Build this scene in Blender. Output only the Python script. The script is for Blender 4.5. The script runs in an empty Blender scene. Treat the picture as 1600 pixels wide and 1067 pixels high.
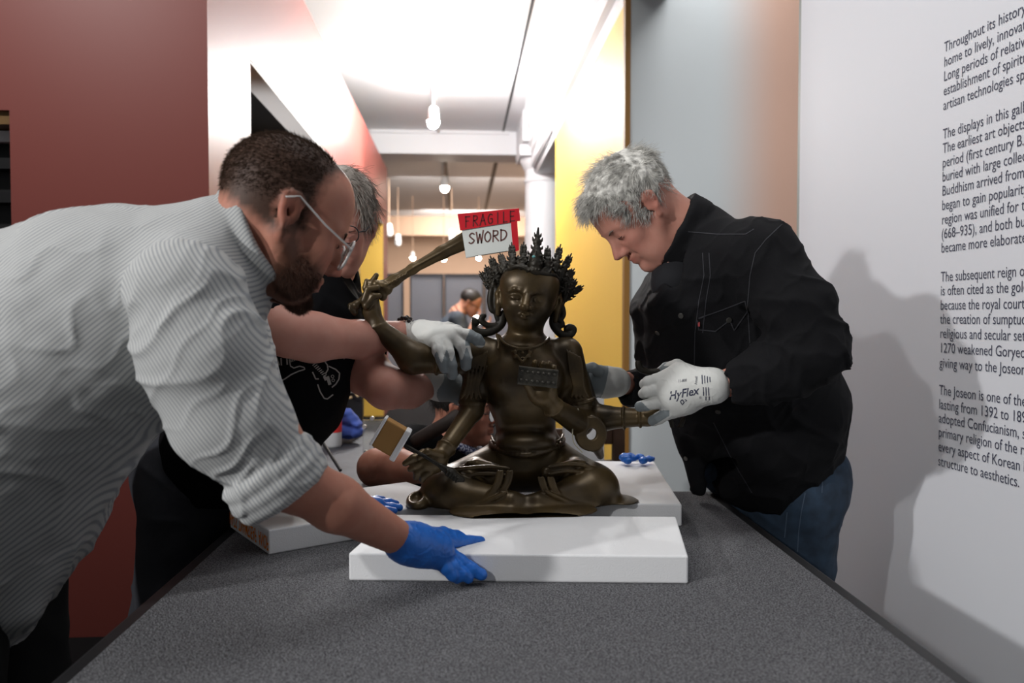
import bpy, math, random
import numpy as np
from mathutils import Vector, Matrix
from mathutils.bvhtree import BVHTree
random.seed(7)
rng = np.random.default_rng(7)
SC = bpy.context.scene
COL = SC.collection

# ------------------------------------------------------------------ camera
CAM = np.array((0.0, 0.0, 1.154))
YAW, PITCH, FPX = math.atan(80 / 1244.4), math.atan(37 / 1244.4), 1244.4
FWD = np.array((math.sin(YAW) * math.cos(PITCH), math.cos(YAW) * math.cos(PITCH), -math.sin(PITCH)))
RGT = np.array((math.cos(YAW), -math.sin(YAW), 0.0))
UPV = np.cross(RGT, FWD)
cd = bpy.data.cameras.new('camera')
cd.lens, cd.sensor_width, cd.clip_start, cd.clip_end = 28.0, 36.0, 0.05, 100
cd.dof.use_dof = True
cd.dof.focus_distance = 1.75
cd.dof.aperture_fstop = 3.4
cam = bpy.data.objects.new('camera', cd)
COL.objects.link(cam)
cam.matrix_world = Matrix(((RGT[0], UPV[0], -FWD[0], CAM[0]), (RGT[1], UPV[1], -FWD[1], CAM[1]),
                           (RGT[2], UPV[2], -FWD[2], CAM[2]), (0, 0, 0, 1)))
SC.camera = cam

# ------------------------------------------------------------------ light and exposure
SC.view_settings.view_transform = 'Standard'
SC.view_settings.look = 'None'
SC.view_settings.gamma = 1.0
SC.view_settings.use_curve_mapping = False
SC.view_settings.exposure = 0.0
w = bpy.data.worlds.new('world'); SC.world = w; w.use_nodes = True
w.node_tree.nodes['Background'].inputs[0].default_value = (0.95, 0.97, 1.0, 1)
w.node_tree.nodes['Background'].inputs[1].default_value = 0.15

def lamp(name, kind, loc, target=None, power=100, color=(1, 1, 1), size=0.1, angle=60, blend=0.4):
    d = bpy.data.lights.new(name, kind)
    d.energy, d.color = power, color
    if kind == 'AREA':
        d.size = size
    else:
        d.shadow_soft_size = size
    if kind == 'SPOT':
        d.spot_size, d.spot_blend = math.radians(angle), blend
    o = bpy.data.objects.new(name, d); COL.objects.link(o)
    o.location = loc
    if target is not None:
        o.rotation_euler = (Vector(target) - Vector(loc)).to_track_quat('-Z', 'Y').to_euler()
    return o
lamp('gallery_spot', 'SPOT', (-3.3, -0.75, 2.45), (0.45, 1.75, 1.0), 400, (1, .99, .985), .07, 45, .45)
lamp('gallery_spot', 'SPOT', (-2.6, -1.5, 2.95), (0.6, 1.8, 1.0), 190, (1, .99, .985), .07, 44, .45)
lamp('ceiling_fill', 'AREA', (0.1, 1.7, 3.4), (0.1, 1.75, 0.7), 26, (1, 1, 1), 1.2)  # soft overhead fill, added; no fitting is modelled
lamp('corridor_flood', 'POINT', (-0.12, 7.2, 3.1), None, 210, (1, .985, .965), .06)
lamp('corridor_flood', 'POINT', (-0.28, 5.2, 2.55), None, 62, (1, .985, .965), .07)  # second flood added unseen to brighten the corridor walls; no lamp hangs here
lamp('red_wall_wash', 'SPOT', (-2.1, 1.0, 3.4), (-1.7, 2.94, 2.3), 150, (1, .97, .95), .08, 74, 1.0)
lamp('far_room_light', 'AREA', (0.2, 12.8, 3.35), (0.2, 14.0, 0.0), 520, (1, .95, .89), 2.5)
lamp('far_room_light', 'AREA', (0.2, 17.0, 3.35), (0.2, 20, 1.2), 230, (1, .94, .87), 2.0)
lamp('side_gallery_light', 'AREA', (1.3, 3.2, 3.3), (1.2, 3.7, 0.8), 14, (1, 1, 1), .5)
lamp('lintel_fill', 'SPOT', (-1.0, 4.6, 1.0), (-1.0, 4.6, 3.0), 45, (1, .98, .96), .05, 70, .6)  # added spot aimed up to whiten the lintel underside; no lamp stands there

# ------------------------------------------------------------------ pixel -> point on a real surface
def ray(px, py):
    d = FWD * FPX + RGT * (px - 800.0) - UPV * (py - 533.5)
    return d / np.linalg.norm(d)
def at(px, py, Y):
    d = ray(px, py); return CAM + d * (Y / d[1])
def onz(px, py, z):
    d = ray(px, py); return CAM + d * ((z - CAM[2]) / d[2])
def onx(px, py, X):
    d = ray(px, py); return CAM + d * (X / d[0])
def onplane(px, py, p0, n):
    d = ray(px, py); return CAM + d * (np.dot(np.asarray(p0) - CAM, n) / np.dot(d, n))
def rp(r, Y):
    return r * Y / FPX

# ------------------------------------------------------------------ materials
def lin(h):
    h = h.lstrip('#'); c = [int(h[i:i + 2], 16) / 255 for i in (0, 2, 4)]
    return tuple(((x + .055) / 1.055) ** 2.4 if x > .04045 else x / 12.92 for x in c)
def mat(name, col, rough=.6, metal=0.0, noise=None, bump=None, spec=.5, emit=None, trans=0, sheen=0, coat=0, sss=0):
    """col: hex.  noise=(scale, hex2, detail, contrast)   bump=(scale, strength, distance)"""
    m = bpy.data.materials.new(name); m.use_nodes = True
    nt = m.node_tree; b = nt.nodes['Principled BSDF']
    c = lin(col) if isinstance(col, str) else col
    b.inputs['Base Color'].default_value = (*c, 1)
    b.inputs['Roughness'].default_value = rough
    b.inputs['Metallic'].default_value = metal
    b.inputs['Specular IOR Level'].default_value = spec
    if trans: b.inputs['Transmission Weight'].default_value = trans
    if sheen: b.inputs['Sheen Weight'].default_value = sheen
    if coat: b.inputs['Coat Weight'].default_value = coat
    if sss:
        b.inputs['Subsurface Weight'].default_value = sss
        b.inputs['Subsurface Radius'].default_value = (.012, .005, .003)
        b.inputs['Subsurface Scale'].default_value = 1.0
    if emit:
        b.inputs['Emission Color'].default_value = (*lin(emit[0]), 1)
        b.inputs['Emission Strength'].default_value = emit[1]
    tc = nt.nodes.new('ShaderNodeTexCoord')
    if noise:
        n = nt.nodes.new('ShaderNodeTexNoise'); n.inputs['Scale'].default_value = noise[0]
        n.inputs['Detail'].default_value = noise[2]
        nt.links.new(tc.outputs['Object'], n.inputs['Vector'])
        r = nt.nodes.new('ShaderNodeValToRGB')
        k = noise[3]
        r.color_ramp.elements[0].position = .5 - k; r.color_ramp.elements[1].position = .5 + k
        r.color_ramp.elements[0].color = (*c, 1); r.color_ramp.elements[1].color = (*lin(noise[1]), 1)
        nt.links.new(n.outputs['Fac'], r.inputs['Fac'])
        nt.links.new(r.outputs['Color'], b.inputs['Base Color'])
    if bump:
        n = nt.nodes.new('ShaderNodeTexNoise'); n.inputs['Scale'].default_value = bump[0]
        n.inputs['Detail'].default_value = 3
        nt.links.new(tc.outputs['Object'], n.inputs['Vector'])
        u = nt.nodes.new('ShaderNodeBump'); u.inputs['Strength'].default_value = bump[1]
        u.inputs['Distance'].default_value = bump[2]
        nt.links.new(n.outputs['Fac'], u.inputs['Height'])
        nt.links.new(u.outputs['Normal'], b.inputs['Normal'])
    return m

# ------------------------------------------------------------------ objects
def tag(o, label=None, cat=None, group=None, kind=None):
    if label: o['label'] = label
    if cat: o['category'] = cat
    if group: o['group'] = group
    if kind: o['kind'] = kind
    return o
def empty(name, loc=(0, 0, 0)):
    o = bpy.data.objects.new(name, None); COL.objects.link(o); o.location = loc
    o.empty_display_size = .1
    return o
def link(name, me, mats, parent=None, smooth=False):
    o = bpy.data.objects.new(name, me); COL.objects.link(o)
    if not isinstance(mats, (list, tuple)): mats = [mats]
    if not len(me.materials):
        for m in mats: me.materials.append(m)
    if smooth: me.polygons.foreach_set('use_smooth', np.ones(len(me.polygons), dtype=bool))
    if parent is not None:
        o.parent = parent
        o.matrix_parent_inverse = Matrix.Translation(parent.location).inverted()
    return o
def mesh_from(name, verts, faces, mats, parent=None, smooth=False):
    me = bpy.data.meshes.new(name)
    me.from_pydata([tuple(map(float, v)) for v in verts], [], faces); me.update()
    return link(name, me, mats, parent, smooth)
def fast_mesh(name, V, Q):
    """V (n,3) float, Q (m,k) int"""
    me = bpy.data.meshes.new(name)
    me.vertices.add(len(V)); me.vertices.foreach_set('co', np.ascontiguousarray(V, dtype=np.float32).ravel())
    m, k = Q.shape
    me.loops.add(m * k); me.loops.foreach_set('vertex_index', np.ascontiguousarray(Q, dtype=np.int32).ravel())
    me.polygons.add(m)
    me.polygons.foreach_set('loop_start', np.arange(0, m * k, k, dtype=np.int32))
    me.update(calc_edges=True)
    return me
class MB:
    """collects boxes, prisms, tubes into one mesh"""
    def __init__(s): s.v, s.f = [], []
    def add(s, v, f):
        n = len(s.v); s.v += [tuple(map(float, p)) for p in v]; s.f += [tuple(i + n for i in q) for q in f]; return s
    def box(s, lo, hi):
        (a, b, c), (d, e, f) = lo, hi
        return s.add([(a, b, c), (d, b, c), (d, e, c), (a, e, c), (a, b, f), (d, b, f), (d, e, f), (a, e, f)],
                     [(0, 3, 2, 1), (4, 5, 6, 7), (0, 1, 5, 4), (1, 2, 6, 5), (2, 3, 7, 6), (3, 0, 4, 7)])
    def prism(s, poly, d):
        """poly: list of 3d points, extruded by vector d"""
        n = len(poly); poly = [np.asarray(p, float) for p in poly]; d = np.asarray(d, float)
        return s.add(poly + [p + d for p in poly],
                     [tuple(range(n))[::-1], tuple(range(n, 2 * n))] + [(i, (i + 1) % n, (i + 1) % n + n, i + n) for i in range(n)])
    def obox(s, c, u, v, w):
        """centre and three half axes"""
        c, u, v, w = (np.asarray(q, float) for q in (c, u, v, w))
        return s.prism([c - u - v - w, c + u - v - w, c + u + v - w, c - u + v - w], 2 * w)
    def tube(s, pts, rad, n=8, caps=True, flat=None):
        pts = [np.asarray(p, float) for p in pts]
        if np.isscalar(rad): rad = [rad] * len(pts)
        vs, fs = [], []
        prev = None
        for i, p in enumerate(pts):
            t = pts[min(i + 1, len(pts) - 1)] - pts[max(i - 1, 0)]
            t = t / (np.linalg.norm(t) + 1e-12)
            if prev is None:
                a = np.cross(t, (0, 0, 1.0))
                if np.linalg.norm(a) < 1e-3: a = np.cross(t, (0, 1.0, 0))
            else:
                a = prev - t * np.dot(prev, t)
            a /= np.linalg.norm(a); prev = a
            b = np.cross(t, a)
            for k in range(n):
                q = 2 * math.pi * k / n
                vs.append(p + rad[i] * (a * math.cos(q) + b * math.sin(q)))
        for i in range(len(pts) - 1):
            for k in range(n):
                fs.append((i * n + k, i * n + (k + 1) % n, (i + 1) * n + (k + 1) % n, (i + 1) * n + k))
        if caps:
            fs.append(tuple(range(n))[::-1]); m = (len(pts) - 1) * n
            fs.append(tuple(range(m, m + n)))
        return s.add(vs, fs)
    def lathe(s, c, prof, n=32):
        vs, fs = [], []
        for r, z in prof:
            for k in range(n):
                q = 2 * math.pi * k / n
                vs.append((c[0] + r * math.cos(q), c[1] + r * math.sin(q), c[2] + z))
        for i in range(len(prof) - 1):
            for k in range(n):
                fs.append((i * n + k, i * n + (k + 1) % n, (i + 1) * n + (k + 1) % n, (i + 1) * n + k))
        fs.append(tuple(range(n))[::-1]); m = (len(prof) - 1) * n
        fs.append(tuple(range(m, m + n)))
        return s.add(vs, fs)
    def build(s, name, m, parent=None, smooth=False, bevel=0, seg=2):
        o = mesh_from(name, s.v, s.f, m, parent, smooth)
        if bevel:
            b = o.modifiers.new('bevel', 'BEVEL'); b.width = bevel; b.segments = seg; b.limit_method = 'ANGLE'
        return o
def catmull(pts, n=8):
    P = [np.asarray(p, float) for p in pts]
    P = [2 * P[0] - P[1]] + P + [2 * P[-1] - P[-2]]
    out = []
    for i in range(1, len(P) - 2):
        for j in range(n):
            t = j / n
            out.append(.5 * ((2 * P[i]) + (-P[i - 1] + P[i + 1]) * t + (2 * P[i - 1] - 5 * P[i] + 4 * P[i + 1] - P[i + 2]) * t * t
                             + (-P[i - 1] + 3 * P[i] - 3 * P[i + 1] + P[i + 2]) * t ** 3))
    out.append(P[-2])
    return out
def text_mesh(body, size=1.0, extrude=0.0, sx=1.0, space=1.0, bold=0.0):
    c = bpy.data.curves.new('txt', 'FONT'); c.body = body; c.size = size; c.extrude = extrude
    c.space_character = space; c.offset = bold; c.resolution_u = 3
    o = bpy.data.objects.new('txt', c); COL.objects.link(o)
    bpy.context.view_layer.update()
    me = bpy.data.meshes.new_from_object(o.evaluated_get(bpy.context.evaluated_depsgraph_get()))
    bpy.data.objects.remove(o); bpy.data.curves.remove(c)
    V = np.empty(len(me.vertices) * 3, dtype=np.float32); me.vertices.foreach_get('co', V)
    V = V.reshape(-1, 3); V[:, 0] *= sx
    me.vertices.foreach_set('co', V.ravel()); me.update()
    return me, V

# ------------------------------------------------------------------ implicit surfaces
class Field:
    """signed distance field on a grid; solids are blended in and the zero level is meshed (surface nets)"""
    def __init__(s, lo, hi, h):
        s.lo = np.asarray(lo, float); s.h = h
        n = np.ceil((np.asarray(hi, float) - s.lo) / h).astype(int) + 1
        s.ax = [(s.lo[i] + h * np.arange(n[i])).astype(np.float32) for i in range(3)]
        s.F = np.full(n, 0.06, dtype=np.float32)
    def put(s, fn, lo, hi, k, op):
        m = max(k, 2 * s.h) + s.h
        sl = []
        for i in range(3):
            a = int(np.searchsorted(s.ax[i], lo[i] - m)); b = int(np.searchsorted(s.ax[i], hi[i] + m))
            if a >= b: return s
            sl.append(slice(a, b))
        d = fn(s.ax[0][sl[0]][:, None, None], s.ax[1][sl[1]][None, :, None], s.ax[2][sl[2]][None, None, :]).astype(np.float32)
        A = s.F[tuple(sl)]
        if op == 'u':
            if k > 0:
                h = np.maximum(k - np.abs(A - d), 0) / k
                s.F[tuple(sl)] = np.minimum(A, d) - h * h * k * .25
            else: s.F[tuple(sl)] = np.minimum(A, d)
        else:
            d = -d
            if k > 0:
                h = np.maximum(k - np.abs(A - d), 0) / k
                s.F[tuple(sl)] = np.maximum(A, d) + h * h * k * .25
            else: s.F[tuple(sl)] = np.maximum(A, d)
        return s
    def cap(s, a, b, ra, rb=None, k=.01, op='u', wide=None):
        rb = ra if rb is None else rb
        a, b = np.asarray(a, float), np.asarray(b, float)
        R = max(ra, rb)
        if wide is not None:
            u = np.asarray(wide[0], float); u = u / np.linalg.norm(u); g = 1 / wide[1] - 1
            bb = b + g * np.dot(b - a, u) * u
            e = np.abs(u) * R * max(0, wide[1] - 1) + R
        else:
            u = None; bb = b; e = np.full(3, R)
        ab = bb - a; L = float(np.dot(ab, ab)) + 1e-12
        def fn(X, Y, Z):
            x, y, z = X - a[0], Y - a[1], Z - a[2]
            if u is not None:
                q = (x * u[0] + y * u[1] + z * u[2]) * g
                x, y, z = x + q * u[0], y + q * u[1], z + q * u[2]
            t = np.clip((x * ab[0] + y * ab[1] + z * ab[2]) / L, 0, 1)
            return np.sqrt((x - t * ab[0]) ** 2 + (y - t * ab[1]) ** 2 + (z - t * ab[2]) ** 2) - (ra + (rb - ra) * t)
        return s.put(fn, np.minimum(a, b) - e, np.maximum(a, b) + e, k, op)
    def chain(s, pts, rad, k=.01, op='u', wide=None):
        if np.isscalar(rad): rad = [rad] * len(pts)
        for i in range(len(pts) - 1):
            s.cap(pts[i], pts[i + 1], rad[i], rad[i + 1], k, op, wide)
        return s
    def ell(s, c, r, R=None, k=.01, op='u'):
        c = np.asarray(c, float); r = np.asarray(r, float)
        M = np.eye(3) if R is None else np.asarray(R, float)     # columns = axes
        e = np.abs(M) @ r
        def fn(X, Y, Z):
            x, y, z = X - c[0], Y - c[1], Z - c[2]
            p = [x * M[0, i] + y * M[1, i] + z * M[2, i] for i in range(3)]
            k0 = np.sqrt((p[0] / r[0]) ** 2 + (p[1] / r[1]) ** 2 + (p[2] / r[2]) ** 2)
            k1 = np.sqrt((p[0] / r[0] ** 2) ** 2 + (p[1] / r[1] ** 2) ** 2 + (p[2] / r[2] ** 2) ** 2) + 1e-6
            return k0 * (k0 - 1) / k1
        return s.put(fn, c - e, c + e, k, op)
    def plane(s, p, n, k=.0, op='s'):
        """cut away the side the normal points to"""
        p = np.asarray(p, float); n = np.asarray(n, float); n = n / np.linalg.norm(n)
        big = 50
        return s.put(lambda X, Y, Z: -((X - p[0]) * n[0] + (Y - p[1]) * n[1] + (Z - p[2]) * n[2]), (-big,) * 3, (big,) * 3, k, op)
    def halfball(s, p, n, c, r):
        """cut away the part of the ball (c, r) on the side the normal points to"""
        p = np.asarray(p, float); n = np.asarray(n, float); n = n / np.linalg.norm(n); c = np.asarray(c, float)
        def fn(X, Y, Z):
            a = -((X - p[0]) * n[0] + (Y - p[1]) * n[1] + (Z - p[2]) * n[2])
            b = np.sqrt((X - c[0]) ** 2 + (Y - c[1]) ** 2 + (Z - c[2]) ** 2) - r
            return np.maximum(a, b)
        return s.put(fn, c - r, c + r, 0, 's')
    def keepball(s, c, r):
        c = np.asarray(c, float)
        return s.put(lambda X, Y, Z: r - np.sqrt((X - c[0]) ** 2 + (Y - c[1]) ** 2 + (Z - c[2]) ** 2), (-50,) * 3, (50,) * 3, 0, 's')
    def mesh(s):
        F = s.F; I = F < 0
        nx, ny, nz = F.shape
        cnt = np.zeros((nx - 1, ny - 1, nz - 1), dtype=np.int8)
        for dx in (0, 1):
            for dy in (0, 1):
                for dz in (0, 1):
                    cnt += I[dx:nx - 1 + dx, dy:ny - 1 + dy, dz:nz - 1 + dz]
        act = (cnt > 0) & (cnt < 8)
        ci = np.argwhere(act)
        vid = np.full(act.shape, -1, dtype=np.int32); vid[act] = np.arange(len(ci))
        i, j, k = ci.T
        c = {(a, b, d): F[i + a, j + b, k + d] for a in (0, 1) for b in (0, 1) for d in (0, 1)}
        S = np.zeros((len(ci), 3)); N = np.zeros(len(ci))
        for p in c:
            for ax in range(3):
                if p[ax] == 0:
                    q = list(p); q[ax] = 1; q = tuple(q)
                    f0, f1 = c[p], c[q]; m = (f0 < 0) != (f1 < 0)
                    t = np.where(m, f0 / np.where(m, f0 - f1, 1), 0)
                    v = np.zeros((len(ci), 3)); v[:] = p; v[:, ax] = t
                    S += v * m[:, None]; N += m
        V = (ci + S / N[:, None]) * s.h + s.lo
        quads = []
        for ax in range(3):
            o = [x for x in range(3) if x != ax]
            sl0 = [slice(1, -1)] * 3; sl1 = [slice(1, -1)] * 3
            sl0[ax] = slice(0, -1); sl1[ax] = slice(1, None)
            A, B = I[tuple(sl0)], I[tuple(sl1)]
            e = np.argwhere(A != B)
            if not len(e): continue
            ins = A[A != B]
            e = e.copy(); e[:, o[0]] += 1; e[:, o[1]] += 1
            def g(da, db):
                q = e.copy(); q[:, o[0]] -= da; q[:, o[1]] -= db
                return vid[q[:, 0], q[:, 1], q[:, 2]]
            Q = np.stack([g(1, 1), g(0, 1), g(0, 0), g(1, 0)], 1)
            flip = ins if ax != 1 else ~ins
            Q[~flip] = Q[~flip][:, ::-1]
            quads.append(Q)
        return V, np.concatenate(quads)
def vnormals(V, Q):
    N = np.zeros_like(V)
    n = np.cross(V[Q[:, 2]] - V[Q[:, 0]], V[Q[:, 3]] - V[Q[:, 1]])
    for i in range(4): np.add.at(N, Q[:, i], n)
    return N / (np.linalg.norm(N, axis=1, keepdims=True) + 1e-12)
def fnoise(P, scale, seed=0, octv=3):
    """smooth cheap noise from rotated sines, about -1..1"""
    r = np.random.default_rng(seed); out = np.zeros(len(P)); amp = 1; tot = 0
    Wp = P * scale
    for o in range(octv):
        for _ in range(4):
            d = r.normal(size=3); d /= np.linalg.norm(d)
            ph = r.uniform(0, 6.28)
            w2 = r.normal(size=3); w2 /= np.linalg.norm(w2)
            out += amp * np.sin(Wp @ d * 6.28 + ph + 1.3 * np.sin(Wp @ w2 * 4.1 + ph * 2))
            tot += amp * .75
        Wp = Wp * 2.03; amp *= .5
    return out / tot
def folds(P, axis, freq, seed=0, warp=.35):
    """ridged wrinkles whose crests run across `axis`"""
    a = np.asarray(axis, float); a = a / np.linalg.norm(a)
    s = P @ a * freq + warp * fnoise(P, freq * .35, seed, 2) * 2
    return (1 - np.abs(np.sin(s * math.pi))) ** 2 * (0.5 + .5 * fnoise(P, freq * .3, seed + 5, 1))
def fobj(name, field, mats, parent=None, disp=None, pick=None, attr=None):
    V, Q = field.mesh(); V0 = V
    if disp is not None:
        N = vnormals(V, Q); V = V + N * disp(V)[:, None]
    me = fast_mesh(name, V, Q)
    if not isinstance(mats, (list, tuple)): mats = [mats]
    for m in mats: me.materials.append(m)
    if pick is not None:
        me.polygons.foreach_set('material_index', pick(V[Q].mean(1)).astype(np.int32))
    if attr is not None:
        for nm, fn in attr.items():
            a = me.attributes.new(nm, 'FLOAT', 'POINT'); a.data.foreach_set('value', fn(V0).astype(np.float32))
    o = link(name, me, mats, parent, True)
    return o
def stroke_on(name, target, strokes, width, m, parent, off=.0008, closed=False):
    """flat printed strokes laid on a mesh: strokes = lists of pixels, met along the lines of sight"""
    me = target.data
    V = np.empty(len(me.vertices) * 3, dtype=np.float32); me.vertices.foreach_get('co', V); V = V.reshape(-1, 3)
    polys = [tuple(p.vertices) for p in me.polygons]
    bvh = BVHTree.FromPolygons([Vector(v) for v in V], polys)
    vs, fs = [], []
    for st in strokes:
        wd = width
        if isinstance(st, tuple): st, wd = st
        pts = np.array(st, float)
        dens = []
        for a, b in zip(pts[:-1], pts[1:]):
            n = max(1, int(np.linalg.norm(b - a) / 2))
            dens += [a + (b - a) * t / n for t in range(n)]
        dens.append(pts[-1]); dens = np.array(dens)
        row = []
        for i, p in enumerate(dens):
            t = dens[min(i + 1, len(dens) - 1)] - dens[max(i - 1, 0)]; t /= np.linalg.norm(t) + 1e-9
            nrm = np.array((-t[1], t[0])) * wd / 2
            pr = []
            for q in (p - nrm, p + nrm):
                loc, no, _, _ = bvh.ray_cast(Vector(CAM), Vector(ray(*q)))
                if loc is None: pr = None; break
                if no.dot(Vector(ray(*q))) > 0: no = -no
                pr.append(np.array(loc + no * off))
            row.append(pr)
        for a, b in zip(row[:-1], row[1:]):
            if a is None or b is None or np.linalg.norm(a[0] - b[0]) > .03: continue
            n = len(vs); vs += [a[0], a[1], b[1], b[0]]; fs.append((n, n + 1, n + 2, n + 3))
    return mesh_from(name, vs, fs, m, parent)
def text_on(name, target, body, origin, xdir, ydir, size, m, parent, off=.0008, sx=.9, bold=0.0):
    """flat printed text laid on a mesh: origin, xdir, ydir in pixels"""
    me = target.data
    V = np.empty(len(me.vertices) * 3, dtype=np.float32); me.vertices.foreach_get('co', V); V = V.reshape(-1, 3)
    bvh = BVHTree.FromPolygons([Vector(v) for v in V], [tuple(p.vertices) for p in me.polygons])
    tm, T = text_mesh(body, size, 0, sx, 1.0, bold)
    out = np.zeros_like(T); last = None
    for i, p in enumerate(T):
        px = np.array(origin) + np.array(xdir) * p[0] + np.array(ydir) * p[1]
        d = Vector(ray(*px)); loc, no, _, _ = bvh.ray_cast(Vector(CAM), d)
        if loc is None: loc = last
        else: loc = loc - d * off
        last = loc; out[i] = loc
    tm.vertices.foreach_set('co', out.ravel()); tm.update(); tm.materials.clear(); tm.materials.append(m)
    return link(name, tm, m, parent)
# ------------------------------------------------------------------ the setting
M_red = mat('red_paint', '#86423a', .46, spec=.5, bump=(900, .05, .001))
M_redwall = M_red
M_cream = mat('white_paint', '#dcdcdf', .6)
M_textwall = mat('text_wall_paint', '#d3d5da', .6)
M_grey = mat('grey_wall_paint', '#c9cfd1', .6)
M_peach = mat('peach_wall', '#d8b7a4', .6)
M_yellow = mat('yellow_paint', '#dfb64e', .55)
M_tan = mat('tan_paint', '#b99a82', .7)
M_black = mat('black_paint', '#121214', .5)
M_dark = mat('dark_metal', '#1a1a1c', .45, .3)
M_brownedge = mat('brown_edge', '#8a6126', .6)
M_floor = mat('floor_carpet', '#1d1c1d', 1.0, noise=(220, '#2b2a2b', 3, .2), bump=(300, .4, .004), spec=.05)
M_gold = mat('gold_brown_paint', '#7a5a2a', .5)
M_print = mat('print_ink', '#35384c', .7)

def struct(name, mb, m, parent=None, **kw):
    o = mb.build(name, m, parent, **kw)
    if parent is None: o['kind'] = 'structure'
    return o
struct('floor', MB().box((-6, -3, -.1), (4, 22, 0)), M_floor)
CEIL = 3.45
struct('ceiling', MB().box((-6, -3, CEIL), (4, 9.9, CEIL + .1)), M_cream)
struct('ceiling_far', MB().box((-6, 10.4, CEIL), (4, 22, CEIL + .1)), M_cream)
# beam between the two ceilings with a lighter front bead
b = struct('trim_1', MB().box((-6, 9.9, CEIL - .28), (4, 10.4, CEIL + .1)), M_cream)
MB().box((-1.1, 9.86, CEIL - .035), (.6, 9.9, CEIL)).build('bead', M_cream, b)
# ceiling slots
sx = onz(810, 100, CEIL)[0]
o = struct('trim_2', MB().box((sx - .012, 2, CEIL - .004), (sx + .012, 9.86, CEIL + .001)), M_black)
o = struct('trim_3', MB().box((sx - .03, 10.6, CEIL - .004), (sx + .03, 17, CEIL + .001)), M_black)

# left red wall (its face towards us) with a dark opening at the far left
RY = 2.94
rx1 = at(329, 500, RY)[0]; ox = at(17, 300, RY)[0]; oz = at(10, 172, RY)[2]
mb = MB().box((ox, RY, 0), (rx1, RY + .2, 3.2)).box((-6, RY, oz), (ox, RY + .2, 3.2)).box((-6, RY, 0), (ox - .9, RY + .2, oz))
wl = struct('wall_left', mb, M_red)
MB().box((ox - .9, RY + .02, oz - .045), (ox - .001, RY + .2, oz)).build('opening_lintel', M_gold, wl)
o = struct('door_1', MB().box((ox - .9, RY + .2, 0), (ox, RY + .25, oz)), M_black)
MB().box((ox - .9, RY + .1, oz - .09), (ox - .01, RY + .13, oz - .05)).build('door_rail', M_cream, o)
for yy in (245, 300):
    z = at(10, yy, RY)[2]
    MB().box((ox - .9, RY + .12, z - .02), (ox - .01, RY + .2, z + .02)).build('door_rail', M_dark, o)
# left corridor wall with a long opening
LX = rx1; LY0, LY1 = RY, onx(605, 300, LX)[1]
JY0 = onx(391, 100, LX)[1]; JY1 = onx(599, 400, LX)[1]; JZ = onx(391, 93, LX)[2]; TOPZ = onx(604, 262, LX)[2]
TH = .27
mb = MB().box((LX - TH, LY0 + .2, 0), (LX, JY0, TOPZ + .02)).box((LX - .11, JY0, JZ), (LX, JY1, TOPZ)).box((LX - TH, JY1, 0), (LX, LY1, TOPZ))
wc = struct('wall_corridor_left', mb, M_red)
MB().box((LX - .112, JY0, JZ - .012), (LX - .002, JY1, JZ)).build('opening_lintel', M_cream, wc)
MB().box((LX - TH - .002, JY1 - .014, 0), (LX - .002, JY1, JZ - .012)).build('opening_jamb', M_yellow, wc)
o = struct('wall_side_room', MB().box((LX - 1.6, LY0 + .2, 0), (LX - 1.55, LY1 + 2, 3.2)), M_black)
struct('side_room_blackout', MB().box((LX - 1.6, LY0 + .2, JZ + .12), (LX - .115, JY1, JZ + .17)), M_black)  # black sheet added above the side room to keep the opening dark
for z in (2.0, 2.28): MB().box((LX - 1.55, LY0 + .4, z), (LX - 1.5, LY1, z + .05)).build('rail', M_dark, o)

# right corridor wall (yellow), its brown end, white cornice and a column
YX = onx(868, 300, at(868, 300, 7.2)[0])[0]
YY0 = onx(981, 300, YX)[1]; YY1 = 7.2
YZ = onx(868, 213, YX)[2]
wy = struct('wall_corridor_right', MB().box((YX, YY0, 0), (YX + .2, YY1, YZ)), M_yellow)
MB().box((at(976, 300, YY0 - .05)[0], YY0 - .05, 0), (at(984.5, 300, YY0 - .05)[0], YY0, YZ + .4)).build('wall_end', M_brownedge, wy)
# cornice: stepped profile run along the corridor
prof = [(YX + .2, YZ), (YX + .002, YZ), (YX - .02, YZ + .03), (YX - .02, YZ + .07), (YX - .055, YZ + .09), (YX - .055, YZ + .2), (YX - .075, YZ + .215),
        (YX - .075, YZ + .27), (YX - .1, YZ + .30), (YX - .1, YZ + .42), (YX - .13, YZ + .46), (YX - .16, CEIL - .04), (YX - .16, CEIL), (YX + .2, CEIL)]
struct('trim_4', MB().prism([(x, 2.6, z) for x, z in prof][::-1], (0, 7.3, 0)), M_cream)
cx, cy = at(850, 300, 9.3)[0], 9.3
cz = at(820, 237, cy)[2]; R = .235
prof = [(R * 1.18, 0), (R * 1.18, .1), (R * 1.08, .14), (R, .18), (R * .98, 1.2), (R * .93, cz - .42), (R * .93, cz - .37), (R * 1.0, cz - .36),
        (R * 1.0, cz - .33), (R * .94, cz - .32), (R * .94, cz - .22), (R * 1.0, cz - .21), (R * 1.12, cz - .15), (R * 1.2, cz - .11), (R * 1.2, cz - .1)]
c = struct('column_white', MB().lathe((cx, cy, 0), prof, 40), M_cream, smooth=True)
m_ = c.modifiers.new('e', 'EDGE_SPLIT'); m_.split_angle = .6
MB().box((cx - R * 1.3, cy - R * 1.3, cz - .1), (cx + R * 1.3, cy + R * 1.3, cz + .02)).build('abacus', M_cream, c, bevel=.01)
struct('trim_5', MB().box((cx - R * 1.2, cy - .5, cz + .02), (cx + .6, 10, CEIL)).box((YX - .02, YY1, cz + .02), (YX + .4, 9.9, YZ + .02)), M_cream)

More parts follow.
